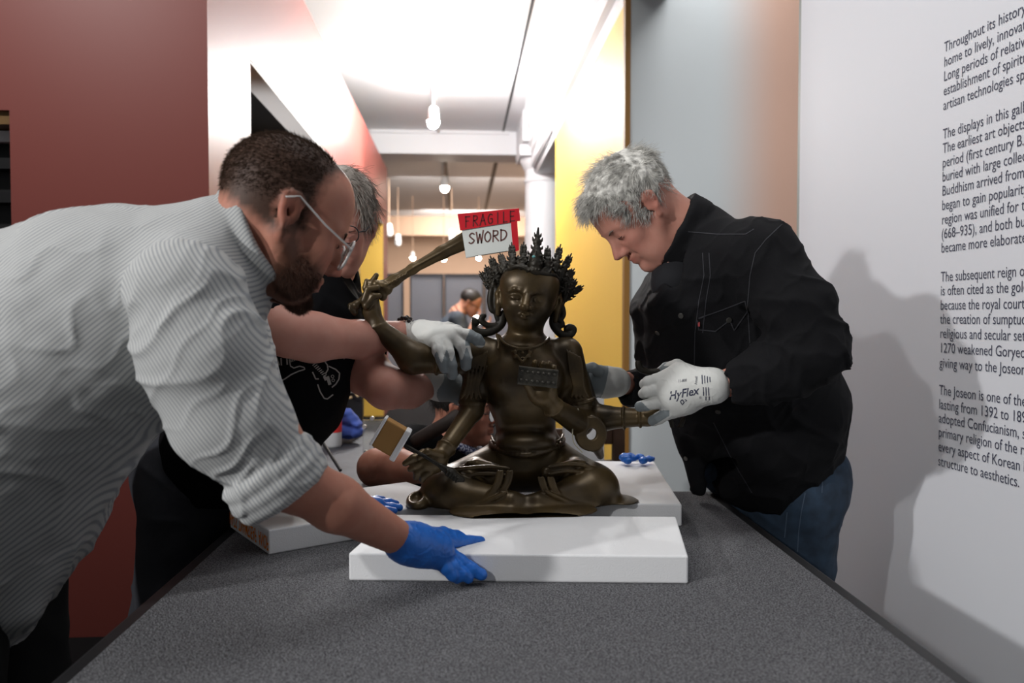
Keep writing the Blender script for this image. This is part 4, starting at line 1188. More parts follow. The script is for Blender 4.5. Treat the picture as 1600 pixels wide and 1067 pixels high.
def collar(fl, c, ax, u, v, r, hgt, a0, a1, t=.006, n=64):
    lo = [c + u * r * 1.24 * math.cos(a) + v * r * math.sin(a) for a in np.linspace(a0, a1, n)]
    for i in range(n - 1):
        fl.cap(lo[i] - ax * hgt * .17, lo[i + 1] - ax * hgt * .17, t, t, .004); fl.cap(lo[i] + ax * hgt * .17, lo[i + 1] + ax * hgt * .17, t, t, .004)
        fl.cap(lo[i] - ax * hgt * .5, lo[i] + ax * hgt * .5, t, t, .004); fl.cap(lo[i] - ax * hgt * .5, lo[i + 1] + ax * hgt * .5, t, t, .004)
        fl.cap(lo[i] + ax * hgt * .5, lo[i + 1] + ax * hgt * .5, t, t, .004); fl.cap(lo[i] - ax * hgt * .5, lo[i + 1] - ax * hgt * .5, t, t, .004)
collar(f, cc + cax * .004, cax, cu, cv, .072, .034, 0, 2 * math.pi)
def dispA(V):
    fade = np.clip((np.linalg.norm(V - cc, axis=1) - .09) / .1, 0, 1)
    return fade * (.0075 * folds(V, (.45, .3, 1.0), 6.5, 3, .6) + .0035 * folds(V, (-.6, .2, .9), 15, 9, .5) + .003 * fnoise(V, 9, 4, 2))
fobj('shirt', f, M_stripe, manA, disp=dispA, attr={'stripe': lambda V: V @ nA + .002 * fnoise(V, 4, 8, 1) + 5})
f = Field((-.62, .9, .62), (-.12, 1.5, 1.34), .0042)
slv = [(292, 462, 1.20, 86), (322, 548, 1.19, 82), (370, 655, 1.20, 73), (420, 728, 1.215, 65)]
pch(f, slv, .04)
pch(f, [(290, 560, 1.2, 55), (335, 660, 1.2, 52)], .05)
ea = at(420, 712, 1.16); eb = at(452, 760, 1.17); eax = (elR - at(386, 660, 1.2)); eax /= np.linalg.norm(eax)
# rolled cuff: two thick loops
eu = np.cross(eax, DYv); eu /= np.linalg.norm(eu); ev = np.cross(eax, eu)
cw = at(432, 746, 1.218)
for off, R_, t_ in ((0, .063, .014), (.018, .060, .013), (-.02, .064, .011)):
    q = [cw + eax * off + eu * R_ * math.cos(a) + ev * R_ * .95 * math.sin(a) for a in np.linspace(0, 2 * math.pi, 22)]
    f.chain(q, t_, k=.008)
f.cap(cw + eax * .0, cw + eax * .09, .050, .052, .006, 's')
def dispS(V):
    return .0065 * folds(V, eax + np.array((.0, 0, .35)), 9, 13, .6) + .0035 * folds(V, eax + np.array((.5, 0, -.2)), 19, 17, .5)
nS = np.cross(eax, (0.0, 1.0, 0.0)); nS /= np.linalg.norm(nS)
fobj('sleeve', f, M_stripe, manA, disp=dispS, attr={'stripe': lambda V: V @ nS + .0015 * fnoise(V, 4, 5, 1) + 5})
f = Field((-.6, 1.35, .6), (-.1, 1.9, 1.3), .006)
f.chain([shL, at(412, 670, 1.63)], [.075, .056], k=.02)
fobj('sleeve', f, M_stripe, manA, disp=dispS, attr={'stripe': lambda V: V @ nS + 5})
f = Field((-1.3, 1.0, 0), (-.5, 1.85, 1.0), .007)
f.cap(pelA + (0, -.04, .03), pelA + (0, .04, .03), .14, .14, .03); legs(f, hpA, knA, akA + np.array((0, 0, -.03)), .105, .078, .07)
f.plane((0, 0, .05), (0, 0, -1))
fobj('trousers', f, M_trousers, manA, disp=lambda V: .006 * folds(V, (0, .2, 1), 9, 4, .5)); shoes([(p * (1, 1, 0), .2) for p in akA], manA)
# blue nitrile gloves
glove('glove', [[(632, 846, 1.352, 27), (655, 853, 1.37, 27), (682, 858, 1.395, 27)], [(648, 838, 1.385, 20), (690, 846, 1.43, 15)], [(640, 858, 1.35, 18), (690, 872, 1.395, 14)], [(629, 846, 1.345, 27.5), (634, 847, 1.355, 27.5)]],
      [[(684, 842, 1.43, 13), (710, 846, 1.47, 10.5), (733, 846, 1.495, 9), (750, 846, 1.508, 8.5)], [(662, 833, 1.42, 11), (692, 832, 1.46, 8.5), (712, 836, 1.485, 7.5), (720, 838, 1.49, 6.5)],
       [(698, 862, 1.41, 12), (718, 876, 1.405, 10.5), (737, 889, 1.402, 9.5), (752, 898, 1.402, 9)], [(691, 868, 1.395, 11), (708, 884, 1.388, 9.5), (722, 897, 1.388, 8.5), (732, 904, 1.392, 7.8)],
       [(684, 873, 1.38, 10), (697, 888, 1.378, 9), (707, 899, 1.38, 8), (714, 904, 1.385, 7.5)]], M_blue, manA, k=.02, kf=.006,
      disp=lambda V: .0012 * folds(V, (1, .3, .5), 60, 3, .6) + .0008 * folds(V, (.2, .3, 1), 80, 6, .6))
glove('glove', [[(560, 790, 1.725, 17), (588, 791, 1.742, 15)], [(554, 789, 1.722, 18.5), (560, 790, 1.725, 18)]],
      [[(590, 786, 1.765, 7), (608, 784.5, 1.785, 6), (619, 786.5, 1.79, 5)], [(592, 791, 1.745, 7.5), (612, 792, 1.752, 6.5), (624, 793, 1.755, 5.8)], [(590, 796, 1.728, 7), (606, 797.5, 1.732, 6), (616, 798, 1.735, 5.2)],
       [(584, 799, 1.715, 6.5), (596, 802, 1.712, 5.5), (604, 803, 1.712, 5)], [(572, 784, 1.77, 7), (588, 780, 1.80, 6), (598, 780, 1.81, 5)]], M_blue, manA, k=.012)

# ================================================================== man B: grey hair, black denim jacket, right side
RB = head_R(190, 49, 3)
hB = Head(at(1018, 321, 1.80) - RB[:, 1] * .078, RB, 1.03)
B = Body(); hB.sculpt(B, nose=1.25, ear=1.1, lines=1.0)
c7B = at(1084, 362, 1.88)
B.cap(hB.w(-.035, 0, -.012), c7B, .060, .050, .03); B.cap(hB.w(.010, 0, -.07), at(1062, 412, 1.86), .047, .047, .03)
pelB = at(1222, 745, 2.12)
shLB, shRB = at(1190, 420, 1.72), at(1024, 466, 2.02)
elLB, wrLB = at(1270, 562, 1.63), at(1122, 602, 1.715)
elRB, wrRB = at(1045, 605, 2.12), at(966, 598, 1.985)
B.chain([c7B, at(1115, 480, 1.92), at(1180, 630, 2.04), pelB], [.055, .085, .10, .11], k=.04, wide=((-.3, .9, 0), 1.2))
B.cap(c7B, shLB, .036, .042, .03); B.cap(c7B, shRB, .03, .03, .03)
B.chain([shLB, elLB, at(1215, 578, 1.655), wrLB], [.048, .044, .044, .0285], k=.02); B.cap(wrLB, at(1060, 610, 1.755), .024, .024, .01)
B.chain([shRB, elRB, wrRB], [.034, .036, .029], k=.02); B.cap(wrRB, at(930, 597, 1.945), .026, .02, .01)
hpB = [pelB + (0.0, -.1, -.04), pelB + (.05, .1, -.04)]
akB = [np.array((.90, 2.06, .09)), np.array((.94, 2.30, .09))]
knB = [(hpB[i] + akB[i]) / 2 + (.0, 0, .02) for i in (0, 1)]
legs(B, hpB, knB, akB, .08, .055, .042)
for p in akB: foot(B, p * (1, 1, 0), math.pi)
M_skinB = skin_mat('skin_pink', '#c08f7d', '#ad6a5c')
manB = B.person(hB, c7B, ((.12, 1.5, 0), (1.2, 2.55, 1.65)), .0068, M_skinB)
tag(manB, 'grey haired man in black denim jacket bending over at the right', 'person')
M_hairB = mat('silver_hair', '#dcdad3', .6, noise=(70, '#94928c', 3, .14), spec=.25)
def hairB(q):
    front = .073 - .55 * np.maximum(np.abs(q[:, 1]) - .03, 0)
    return (q[:, 2] > -.035 + .95 * np.maximum(q[:, 0] + .015, 0)) & (q[:, 0] < front) & (q[:, 2] > -.045) & ~((np.abs(q[:, 1]) > .07) & (q[:, 2] < .034) & (q[:, 0] > -.026) & (q[:, 0] < .012))
fh = Field(hB.O - .17, hB.O + .17, .003)
fh.ell(hB.w(-.014, 0, .052), np.array((.100, .081, .088)) * hB.sc, hB.R, .01); fh.ell(hB.w(.03, 0, .075), np.array((.058, .068, .055)) * hB.sc, hB.R, .02)
fh.plane(hB.w(.01, 0, .020), hB.R @ np.array((.72, 0, -.70)), .012); fh.plane(hB.w(-.05, 0, -.038), hB.R @ np.array((0, 0, -1.0)), .01)
for y in (-1, 1): fh.ell(hB.w(.0, y * .085, .004), np.array((.024, .03, .032)) * hB.sc, hB.R, .008, 's')
hc = fobj('hair', fh, M_hairB, manB, disp=lambda V: .004 * fnoise(V, 22, 3, 3))
p_, n_ = scalp_points(hB, 9500, lambda q: hairB(q), 5, 1.05)
def flowB(p, n):
    f_ = np.stack([.75 - 1.2 * (p[:, 0] < -.05), .35 * np.sign(p[:, 1]) * (np.abs(p[:, 1]) > .04), -.55 * (p[:, 0] < .03) - .15], 1)
    top = p[:, 2] > .085
    f_[top] = np.stack([.9 + 0 * p[top, 0], .5 * np.sin(p[top, 1] * 70), .1 + 0 * p[top, 0]], 1)
    back = p[:, 0] < -.06
    f_[back] = np.array((-.2, 0, -1.0))
    return f_
hairs('hair_strands', p_, strand_fn(hB, n_, flowB, lambda p: np.where(p[:, 2] > .08, .044, np.where(p[:, 0] < -.06, .020, .036)), .15, .09, 6, 6, .06, .018), .00055, M_hairB, hc, 6)
p_, n_ = scalp_points(hB, 900, lambda q: (q[:, 0] > .045) & (q[:, 2] > .085), 8, 1.06)
hairs('fringe_strands', p_, strand_fn(hB, n_, lambda p, n: np.stack([1 + 0 * p[:, 0], .8 * p[:, 1] / .06, -.1 + 0 * p[:, 0]], 1), lambda p: .042 + 0 * p[:, 0], .30, .16, 9, 6, .14, .012), .00055, M_hairB, hc, 6)
hB.lashes(manB)
brows(hB, mat('grey_brow', '#7d6a60', .8), manB, .9)
M_denim = mat('black_denim', '#0c0c0e', .9, noise=(500, '#131316', 3, .2), bump=(900, .35, .0006), spec=.2)
M_seam = mat('denim_seam', '#2c2c31', .85)
M_tee = mat('navy_black_tee', '#101116', .9)
M_jean = mat('blue_jeans', '#23303f', .9, noise=(30, '#33475c', 4, .25), bump=(900, .4, .0006))
f = Field((.18, 1.46, .55), (1.12, 2.45, 1.50), .0046)
for a_, b_ in zip(*(lambda L: (L[:-1], L[1:]))([(1092, 375, 1.88, 56), (1102, 440, 1.90, 102), (1146, 540, 1.98, 134), (1188, 640, 2.04, 126), (1200, 700, 2.07, 108)])):
    f.cap(P3(a_), P3(b_), rp(a_[3], a_[2]), rp(b_[3], b_[2]), .05)
pch(f, [(1090, 390, 1.87, 50), (1186, 405, 1.73, 60), (1243, 480, 1.66, 55), (1270, 548, 1.63, 50), (1218, 577, 1.655, 46), (1166, 594, 1.69, 39)], .03)
pch(f, [(1090, 395, 1.88, 52), (1028, 460, 2.02, 46), (1036, 540, 2.08, 42), (1040, 602, 2.12, 38), (986, 606, 2.01, 27)], .03)
pch(f, [(1212, 690, 2.0, 98), (1206, 752, 1.98, 44), (1204, 782, 1.97, 14)], .03); pch(f, [(1250, 640, 2.03, 72), (1255, 690, 2.05, 58)], .03)
pch(f, [(1074, 600, 2.05, 46), (1084, 690, 2.03, 24), (1094, 762, 2.01, 13)], .02)
f.cap(wrLB, at(1153, 597, 1.69), .040, .034, .003, 's'); f.cap(wrRB, at(985, 603, 2.01), .034, .032, .003, 's')
f.ell(at(1128, 745, 1.98), (.036, .13, .085), None, .015, 's')
cB = at(1068, 368, 1.865); caxB = hB.w(-.02, 0, -.03) - at(1100, 378, 1.88); caxB /= np.linalg.norm(caxB)
f.plane(cB - caxB * .004, caxB, .006); f.cap(cB - caxB * .03, cB + caxB * .1, .060, .066, .006, 's')
f.cap(cB - caxB * .005, at(1056, 432, 1.80), .05, .028, .012, 's')
uB = np.cross(caxB, DYv); uB /= np.linalg.norm(uB); vB = np.cross(caxB, uB)
collar(f, cB + caxB * .002, caxB, uB, vB, .072, .036, 0, 2 * math.pi, .006)
elb = at(1270, 555, 1.63)
def dispB(V):
    near = np.exp(-(np.linalg.norm(V - elb, axis=1) / .13) ** 2)
    return .005 * fnoise(V, 6, 21, 2) + .009 * folds(V, (.5, .2, .85), 9, 22, .5) + near * .014 * folds(V, (.75, -.3, .6), 17, 25, .5) + .004 * folds(V, (-.6, .2, .8), 18, 29, .5)
jk = fobj('denim_jacket', f, M_denim, manB, disp=dispB)
f = Field((.2, 1.6, .8), (.95, 2.4, 1.45), .006)
pch(f, [(1086, 395, 1.90, 56), (1085, 470, 1.95, 62), (1118, 600, 2.05, 70), (1160, 700, 2.09, 76)], .03)
f.plane(cB - caxB * .012, caxB, .004)
f.cap(at(1070, 406, 1.872), at(1054, 440, 1.86), .058, .058, .02)
fobj('tee_shirt', f, M_tee, manB)
f = Field((.5, 1.65, 0), (1.25, 2.6, 1.05), .006)
f.cap(pelB + (0, -.05, 0), pelB + (.02, .05, 0), .155, .155, .03); legs(f, hpB, knB, akB, .11, .085, .075)
f.cap(at(1120, 735, 2.14), at(1180, 765, 2.1), .055, .08, .04)
f.plane((0, 0, .04), (0, 0, -1))
jn = fobj('jeans', f, M_jean, manB, disp=lambda V: .006 * folds(V, (.3, .2, 1), 8, 31, .5) + .003 * fnoise(V, 12, 3, 2)); shoes([(p * (1, 1, 0), math.pi) for p in akB], manB)
M_thread = mat('denim_thread', '#4d5d70', .8)
for st_ in ([(1258, 770), (1252, 800), (1248, 830), (1246, 862)], [(1286, 720), (1284, 770)], [(1230, 800), (1226, 840)]): stroke_on('jeans_seam', jn, [st_], 1.6, M_thread, jn)
def glove_pick(Y0fn):
    return lambda c: np.array(Y0fn(c)).astype(int)
# left glove: back of the hand towards us
pal = [[(1108, 603, 1.705, 28), (1080, 606, 1.735, 33), (1058, 612, 1.75, 34)], [(1062, 588, 1.75, 23), (1035, 598, 1.765, 16)], [(1070, 628, 1.745, 21), (1048, 640, 1.765, 15)], [(1116, 603, 1.70, 27), (1108, 603, 1.705, 27)], [(1045, 605, 1.765, 20), (1040, 622, 1.77, 18)]]
fin = [[(1044, 588, 1.762, 12), (1026, 594, 1.762, 10.5), (1013, 597, 1.77, 9.5), (1007, 600, 1.785, 8.5)], [(1044, 602, 1.758, 11), (1024, 609, 1.757, 10), (1011, 612, 1.765, 9), (1005, 615, 1.785, 8)],
       [(1046, 622, 1.757, 11), (1026, 629, 1.757, 10), (1010, 633, 1.765, 9), (1000, 635, 1.78, 8.5)], [(1056, 638, 1.757, 11), (1042, 646, 1.757, 10), (1030, 653, 1.765, 9.5), (1021, 657, 1.778, 9)],
       [(1072, 585, 1.755, 17), (1058, 573, 1.775, 12), (1042, 576, 1.80, 10), (1030, 584, 1.82, 9)]]
p3v = at(1005, 600, 1.775)
def pickBL(c):
    # coated palm side: finger undersides and the thumb's inner face
    d = c - CAM; sx = (d @ RGT) / (d @ FWD) * FPX + 800; sy = 533.5 - (d @ UPV) / (d @ FWD) * FPX; Yv = c[:, 1]
    low = ((sx < 1022) & (sy > 622) & (sy < 646) & (sx < 1003 + (sy - 628) * 1.0)) | ((sx < 1046) & (sy > 641) & (sy + sx * .62 < 1298)) | ((sx < 1052) & (sy < 588) & (sy > 572) & (Yv > 1.773))
    return np.where(low | (Yv > 1.790), 1, 0)
gB = glove('glove', pal, fin, [M_gl_white, M_gl_grey], manB, pickBL, h=.0016, k=.014, kf=.0035, disp=lambda V: .0009 * folds(V, (1, .2, .2), 70, 3, .5))
txd = np.array((1, -.20)); tyd = np.array((.12, -1.0))
text_on('glove_print', gB, 'HyFlex', (1045, 625), txd, tyd, 19, M_print, gB, sx=.86, bold=.35)
text_on('glove_print', gB, '11-800', (1059, 597.5), txd * (1, .6), tyd, 6.5, M_print, gB, sx=.75)
text_on('glove_print', gB, 'Ansell', (1089, 601), np.array((.08, -1)), np.array((-1, -.05)), 6, M_print, gB)
text_on('glove_print', gB, '10', (1096, 624), np.array((.05, -1)), np.array((-1, -.05)), 5, M_print, gB)
for st_ in ([[(1066, 624), (1069, 628), (1066, 632), (1063, 627), (1066, 624)], [(1070, 624), (1073, 625), (1071, 627)]] + [[(1097 + 4 * i, 586 + i), (1097.5 + 4 * i, 600 - i)] for i in range(4)] + [[(1099 + 4 * i, 605), (1099.5 + 4 * i, 618)] for i in range(3)] + [[(1103, 625), (1103, 619)], [(1108, 625), (1108, 619)]]): stroke_on('glove_mark', gB, [st_], 1.5, M_print, gB)
glove('glove', [[(962, 597, 1.975, 24), (945, 597, 1.955, 24), (928, 597, 1.93, 22)], [(935, 585, 1.93, 15), (920, 582, 1.94, 11)]],
      [[(925, 580, 1.93, 10), (916, 578, 1.925, 9), (909, 581, 1.93, 8)], [(924, 592, 1.95, 10), (912, 594, 1.965, 9), (902, 596, 1.97, 8)], [(924, 604, 1.945, 10), (913, 606, 1.965, 9), (903, 606, 1.97, 8)], [(928, 614, 1.94, 9), (918, 616, 1.955, 8), (908, 616, 1.96, 7)], [(936, 580, 1.90, 9), (926, 574, 1.885, 8), (917, 575, 1.875, 7)]],
      [M_gl_white, M_gl_grey], manB, lambda c: np.where((c - at(945, 600, 1.925)) @ RGT - .25 * ((c - at(945, 600, 1.925)) @ UPV) < 0, 1, 0), k=.014)
# jacket details laid on its surface
for st_ in ([(1075, 362), (1120, 366), (1165, 366), (1178, 358)], [(1222, 350), (1196, 375), (1180, 395), (1172, 430), (1168, 480), (1172, 540)], [(1098, 395), (1100, 430), (1092, 470), (1086, 520), (1085, 570)], [(1108, 395), (1110, 430), (1103, 470), (1098, 520)],
                              [(1115, 660), (1140, 710), (1175, 770)]): stroke_on('jacket_seam', jk, [st_], 1.3, M_seam, jk)
pf_ = [[(1092, 497), (1128, 484), (1165, 470)], [(1165, 470), (1168, 486), (1147, 516), (1140, 500)], [(1093, 515), (1118, 517), (1140, 500)], [(1090, 500), (1092, 516)]]
stroke_on('pocket_flap', jk, pf_, 1.8, M_seam, jk, .0015)
def on_mesh(o, px, py):
    V = np.empty(len(o.data.vertices) * 3, dtype=np.float32); o.data.vertices.foreach_get('co', V); V = V.reshape(-1, 3)
    b = BVHTree.FromPolygons([Vector(v) for v in V], [tuple(p.vertices) for p in o.data.polygons])
    return [(np.array(l), np.array(n)) if l is not None else None for l, n, _, _ in (b.ray_cast(Vector(CAM), Vector(ray(x, y))) for x, y in zip(px, py))]
M_button = mat('pewter_button', '#5a5854', .4, .8)
for hit in on_mesh(jk, [1064, 1139, 1028, 1072, 1122], [493, 500, 520, 716, 643]):
    if hit:
        l, n = hit; n = -n if np.dot(n, l - CAM) > 0 else n
        MB().tube([l - n * .001, l + n * .003], .0065, 14).build('button', M_button, jk, bevel=.001)
hit = on_mesh(jk, [1092], [505])[0]
if hit: MB().obox(hit[0] - ray(1092, 505) * .002, RGT * .002, FWD * .001, UPV * .0075).build('red_tab', mat('red_tab', '#a8474a', .8), jk)
# ================================================================== man C: black tee with a guitar print, behind man A
RC = head_R(-92, 16, 0)
hC = Head(at(533, 352, 1.93), RC, 1.0)
Cb = Body(); hC.sculpt(Cb)
c7C = at(505, 408, 2.0)
Cb.cap(hC.w(-.035, 0, -.012), c7C, .058, .068, .03); Cb.cap(hC.w(.01, 0, -.07), at(508, 440, 1.95), .045, .05, .03)
pelC = at(312, 745, 2.02)
shRC, shLC = at(402, 478, 1.78), at(520, 485, 1.98)
elRC, wrRC = at(455, 522, 1.70), at(633, 521, 1.915)
elLC, wrLC = at(604, 606, 1.84), at(680, 602, 1.925)
Cb.chain([c7C, at(455, 520, 1.83), at(390, 640, 1.92), pelC], [.06, .095, .105, .11], k=.04, wide=((.6, .6, 0), 1.2))
Cb.cap(c7C, shRC, .045, .048, .03); Cb.cap(c7C, shLC, .045, .048, .03)
Cb.chain([shRC, at(425, 508, 1.71), elRC], [.055, .050, .047], k=.02); pch(Cb, [(448, 519, 1.70, 36), (490, 527, 1.73, 37), (560, 530, 1.83, 28), (634, 521, 1.915, 20)], .02)
Cb.cap(wrRC, at(672, 522, 1.88), .022, .018, .01)
Cb.chain([shLC, at(572, 580, 1.90), elLC], [.055, .054, .049], k=.02); Cb.chain([elLC, at(640, 609, 1.88), wrLC], [.049, .043, .025], k=.012); Cb.cap(wrLC, at(705, 602, 1.935), .023, .02, .01)
hpC = [pelC + (0, -.09, -.04), pelC + (-.02, .09, -.04)]
akC = [np.array((-.78, 1.92, .09)), np.array((-.80, 2.16, .09))]
knC = [(hpC[i] + akC[i]) / 2 + (.02, 0, .02) for i in (0, 1)]
legs(Cb, hpC, knC, akC, .08, .055, .042)
for p in akC: foot(Cb, p * (1, 1, 0), -.2)
manC = Cb.person(hC, c7C, ((-1.05, 1.35, 0), (.05, 2.4, 1.65)), .0062, skin_mat('skin_fair', '#c09080', '#ad6e60'), .0025)
tag(manC, 'person in black guitar print tee, half hidden behind the striped shirt man', 'person')
M_hairC = mat('grey_hair', '#a59d94', .65, noise=(60, '#6f665e', 3, .25))
def hairC(q): return (q[:, 2] > -.03 + .9 * np.maximum(q[:, 0] + .01, 0)) & (q[:, 0] < .074) & (q[:, 2] > -.06)
fh = Field(hC.O - .17, hC.O + .17, .0035)
fh.ell(hC.w(-.016, 0, .050), np.array((.100, .080, .088)) * hC.sc, hC.R, .01); fh.plane(hC.w(.012, 0, .020), hC.R @ np.array((.74, 0, -.67)), .012); fh.plane(hC.w(-.05, 0, -.05), hC.R @ np.array((0, 0, -1.0)), .01)
hc = fobj('hair', fh, M_hairC, manC, disp=lambda V: .004 * fnoise(V, 22, 3, 3))
p_, n_ = scalp_points(hC, 3500, hairC, 15, 1.05)
hairs('hair_strands', p_, strand_fn(hC, n_, lambda p, n: np.stack([.5 - .9 * (p[:, 0] < .0), .5 * np.sign(p[:, 1]), -.7 + 0 * p[:, 0]], 1), lambda p: .05 + 0 * p[:, 0], .16, .13, 16, 6, .16, .014), .0007, M_hairC, hc, 6)
hC.lashes(manC); spectacles(hC, manC, M_frame_dark, .024, .020, .0015, 2.4, .004)
M_blacktee = mat('black_tee', '#0a0a0c', .95, bump=(500, .2, .0006), spec=.08)
f = Field((-.95, 1.35, .72), (-.05, 2.3, 1.45), .005)
for a_, b_ in zip(*(lambda L: (L[:-1], L[1:]))([(500, 432, 1.97, 52), (470, 510, 1.88, 90), (436, 600, 1.88, 100), (376, 690, 1.94, 100), (330, 735, 2.0, 100)])):
    f.cap(P3(a_), P3(b_), rp(a_[3], a_[2]), rp(b_[3], b_[2]), .05)
f.cap(shRC, at(420, 500, 1.73), .075, .07, .03); f.cap(shLC, at(560, 548, 1.925), .075, .068, .03); f.cap(c7C, shLC, .066, .066, .03); f.cap(c7C, shRC, .066, .066, .03)
f.cap(at(424, 506, 1.715), at(452, 520, 1.70), .054, .054, .004, 's'); f.cap(at(562, 560, 1.915), at(580, 585, 1.89), .058, .056, .004, 's')
f.cap(hC.w(-.03, 0, -.03), c7C, .062, .066, .006, 's'); f.cap(hC.w(.01, 0, -.08), at(508, 436, 1.95), .055, .056, .006, 's')
tee = fobj('tee_shirt', f, M_blacktee, manC, disp=lambda V: .008 * folds(V, (.8, .2, .7), 9, 41, .5) + .004 * fnoise(V, 8, 42, 2))
M_tprint = mat('tee_print', '#8e8983', .8)
G = [[(427, 537), (440, 538), (452, 543), (460, 546)], [(459, 547), (453, 552), (452, 562), (454, 572), (459, 575), (468, 572), (475, 574), (476, 577), (466, 580), (455, 585), (445, 592), (434, 597)],
     [(494, 566), (494, 562), (491, 559), (490, 556), (504, 558), (505, 560)], [(507, 557), (505, 562), (511, 570), (512, 577), (508, 584)], [(513, 572), (524, 577), (530, 583), (529, 592), (524, 600), (518, 605)],
     [(488, 581), (493, 592), (498, 592)], [(496, 600), (500, 612), (506, 622), (511, 623), (520, 616)]]
for i in range(9): G.append(([(454 + i * 2.6, 557 - i * .75), (454.8 + i * 2.6, 566 - i * .9)], 1.9))
for i in range(8): G.append(([(488 + i * 2.4, 571 + i * 2.4), (493 + i * 2.4, 567 + i * 2.6)], 1.6))
G += [([(477, 553), (481, 559)], 9), ([(484, 556), (489, 563)], 8), ([(431, 559), (435, 571)], 5), ([(439, 559), (440, 571)], 2.2), ([(448, 558), (449, 570)], 2.6), ([(511, 588), (515, 601)], 5), ([(506, 588), (509, 594)], 4)]
for cx_, cy_ in ((519, 588), (520, 594)): stroke_on('print_knob', tee, [[(cx_ + 2.2 * math.cos(a), cy_ + 2.2 * math.sin(a)) for a in np.linspace(0, 6.28, 9)]], 1.0, M_tprint, tee, .0012)
for i in range(5): G.append(([(510 + 6 * i, 553 + i * .5), (513 + 6 * i, 561 - (i % 2) * 3), (515 + 6 * i, 557)], 1.6))
stroke_on('guitar_print', tee, G, 2.0, M_tprint, tee, .0012)
f = Field((-1.05, 1.7, 0), (-.4, 2.4, 1.0), .007)
f.cap(pelC + (0, -.04, .02), pelC + (0, .04, .02), .145, .145, .03); legs(f, hpC, knC, akC, .105, .085, .075); f.plane((0, 0, .04), (0, 0, -1))
fobj('trousers', f, mat('dark_grey_trousers', '#1b1d24', .85, noise=(20, '#26272e', 3, .2)), manC, disp=lambda V: .008 * folds(V, (.3, .2, 1), 8, 45, .5)); shoes([(p * (1, 1, 0), -.2) for p in akC], manC)
MB().tube(catmull([at(281, 738, 1.9), at(284, 752, 1.9), at(288, 776, 1.9), at(287, 790, 1.9)], 5), .0035, 8).build('key_chain', M_button, manC)
# knit gloves on the statue's arm, bead bracelet
def scr(c):
    d = c - CAM; return (d @ RGT) / (d @ FWD) * FPX + 800, 533.5 - (d @ UPV) / (d @ FWD) * FPX
def pickCR(c):
    x, y = scr(c)
    tip = (y > 558 - (x - 683) * .12 + 9 * np.cos((x - 690) * .40)) | ((x > 727) & (y < 540) & (x + .4 * y > 940)) | ((c[:, 1] > 1.80) & (y > 542))
    return np.where(tip, 1, 0)
glove('glove', [[(641, 521, 1.908, 20), (660, 521, 1.892, 19), (682, 524, 1.862, 21)], [(660, 517, 1.89, 14), (712, 520, 1.84, 13)], [(665, 530, 1.87, 13), (688, 536, 1.82, 12)], [(688, 527, 1.85, 17), (708, 530, 1.825, 15)]],
      [[(683, 535, 1.82, 10), (685, 548, 1.785, 9.5), (690, 562, 1.778, 8.5), (694, 576, 1.783, 7.5)], [(697, 536, 1.82, 10.5), (700, 552, 1.785, 10), (705, 570, 1.783, 9), (707, 586, 1.79, 8)],
       [(714, 528, 1.82, 11), (724, 542, 1.795, 10.5), (728, 558, 1.79, 9.5), (728, 571, 1.793, 8.5)], [(716, 521, 1.825, 10), (733, 524, 1.80, 9.5), (745, 530, 1.80, 9), (750, 535, 1.805, 8.5)],
       [(680, 514, 1.89, 11), (700, 512, 1.90, 9), (716, 516, 1.92, 8)]], [M_gl_white, M_gl_grey], manC, pickCR, h=.0016, k=.012, kf=.0035, disp=lambda V: .0012 * folds(V, (1, .2, .2), 60, 3, .5))
mb = MB(); ba = wrRC - at(600, 526, 1.875); ba /= np.linalg.norm(ba); bu = np.cross(ba, DYv); bu /= np.linalg.norm(bu); bv = np.cross(ba, bu)
for row in (0, 1):
    for i in range(16):
        a_ = 2 * math.pi * (i + .5 * row) / 16; p = at(634, 518, 1.913) + ba * (row * .009 - .004) + (bu * math.cos(a_) + bv * math.sin(a_)) * .0335
        mb.lathe(p - (0, 0, .0055), [(.001, 0), (.004, .002), (.0055, .0055), (.004, .009), (.001, .011)], 8)
mb.build('bead_bracelet', mat('dark_beads', '#1d1616', .3), manC, smooth=True)
glove('glove', [[(671, 599, 1.918, 24), (690, 602, 1.928, 24), (704, 604, 1.935, 23)], [(700, 590, 1.935, 12), (714, 592, 1.94, 10)]],
      [[(712, 592, 1.94, 10), (726, 594, 1.945, 9), (738, 598, 1.94, 8)], [(712, 604, 1.94, 10), (726, 608, 1.945, 9), (738, 610, 1.94, 8)], [(710, 614, 1.935, 9), (722, 618, 1.94, 8), (734, 620, 1.935, 7.5)], [(706, 620, 1.93, 8), (716, 625, 1.93, 7), (726, 628, 1.925, 6.5)], [(700, 588, 1.92, 9), (710, 580, 1.90, 8), (717, 575, 1.885, 7)]],
      [M_gl_white, M_gl_grey], manC, lambda c: np.where(scr(c)[0] > 688 + 6 * np.cos((scr(c)[1] - 590) * .12), 1, 0), k=.012)

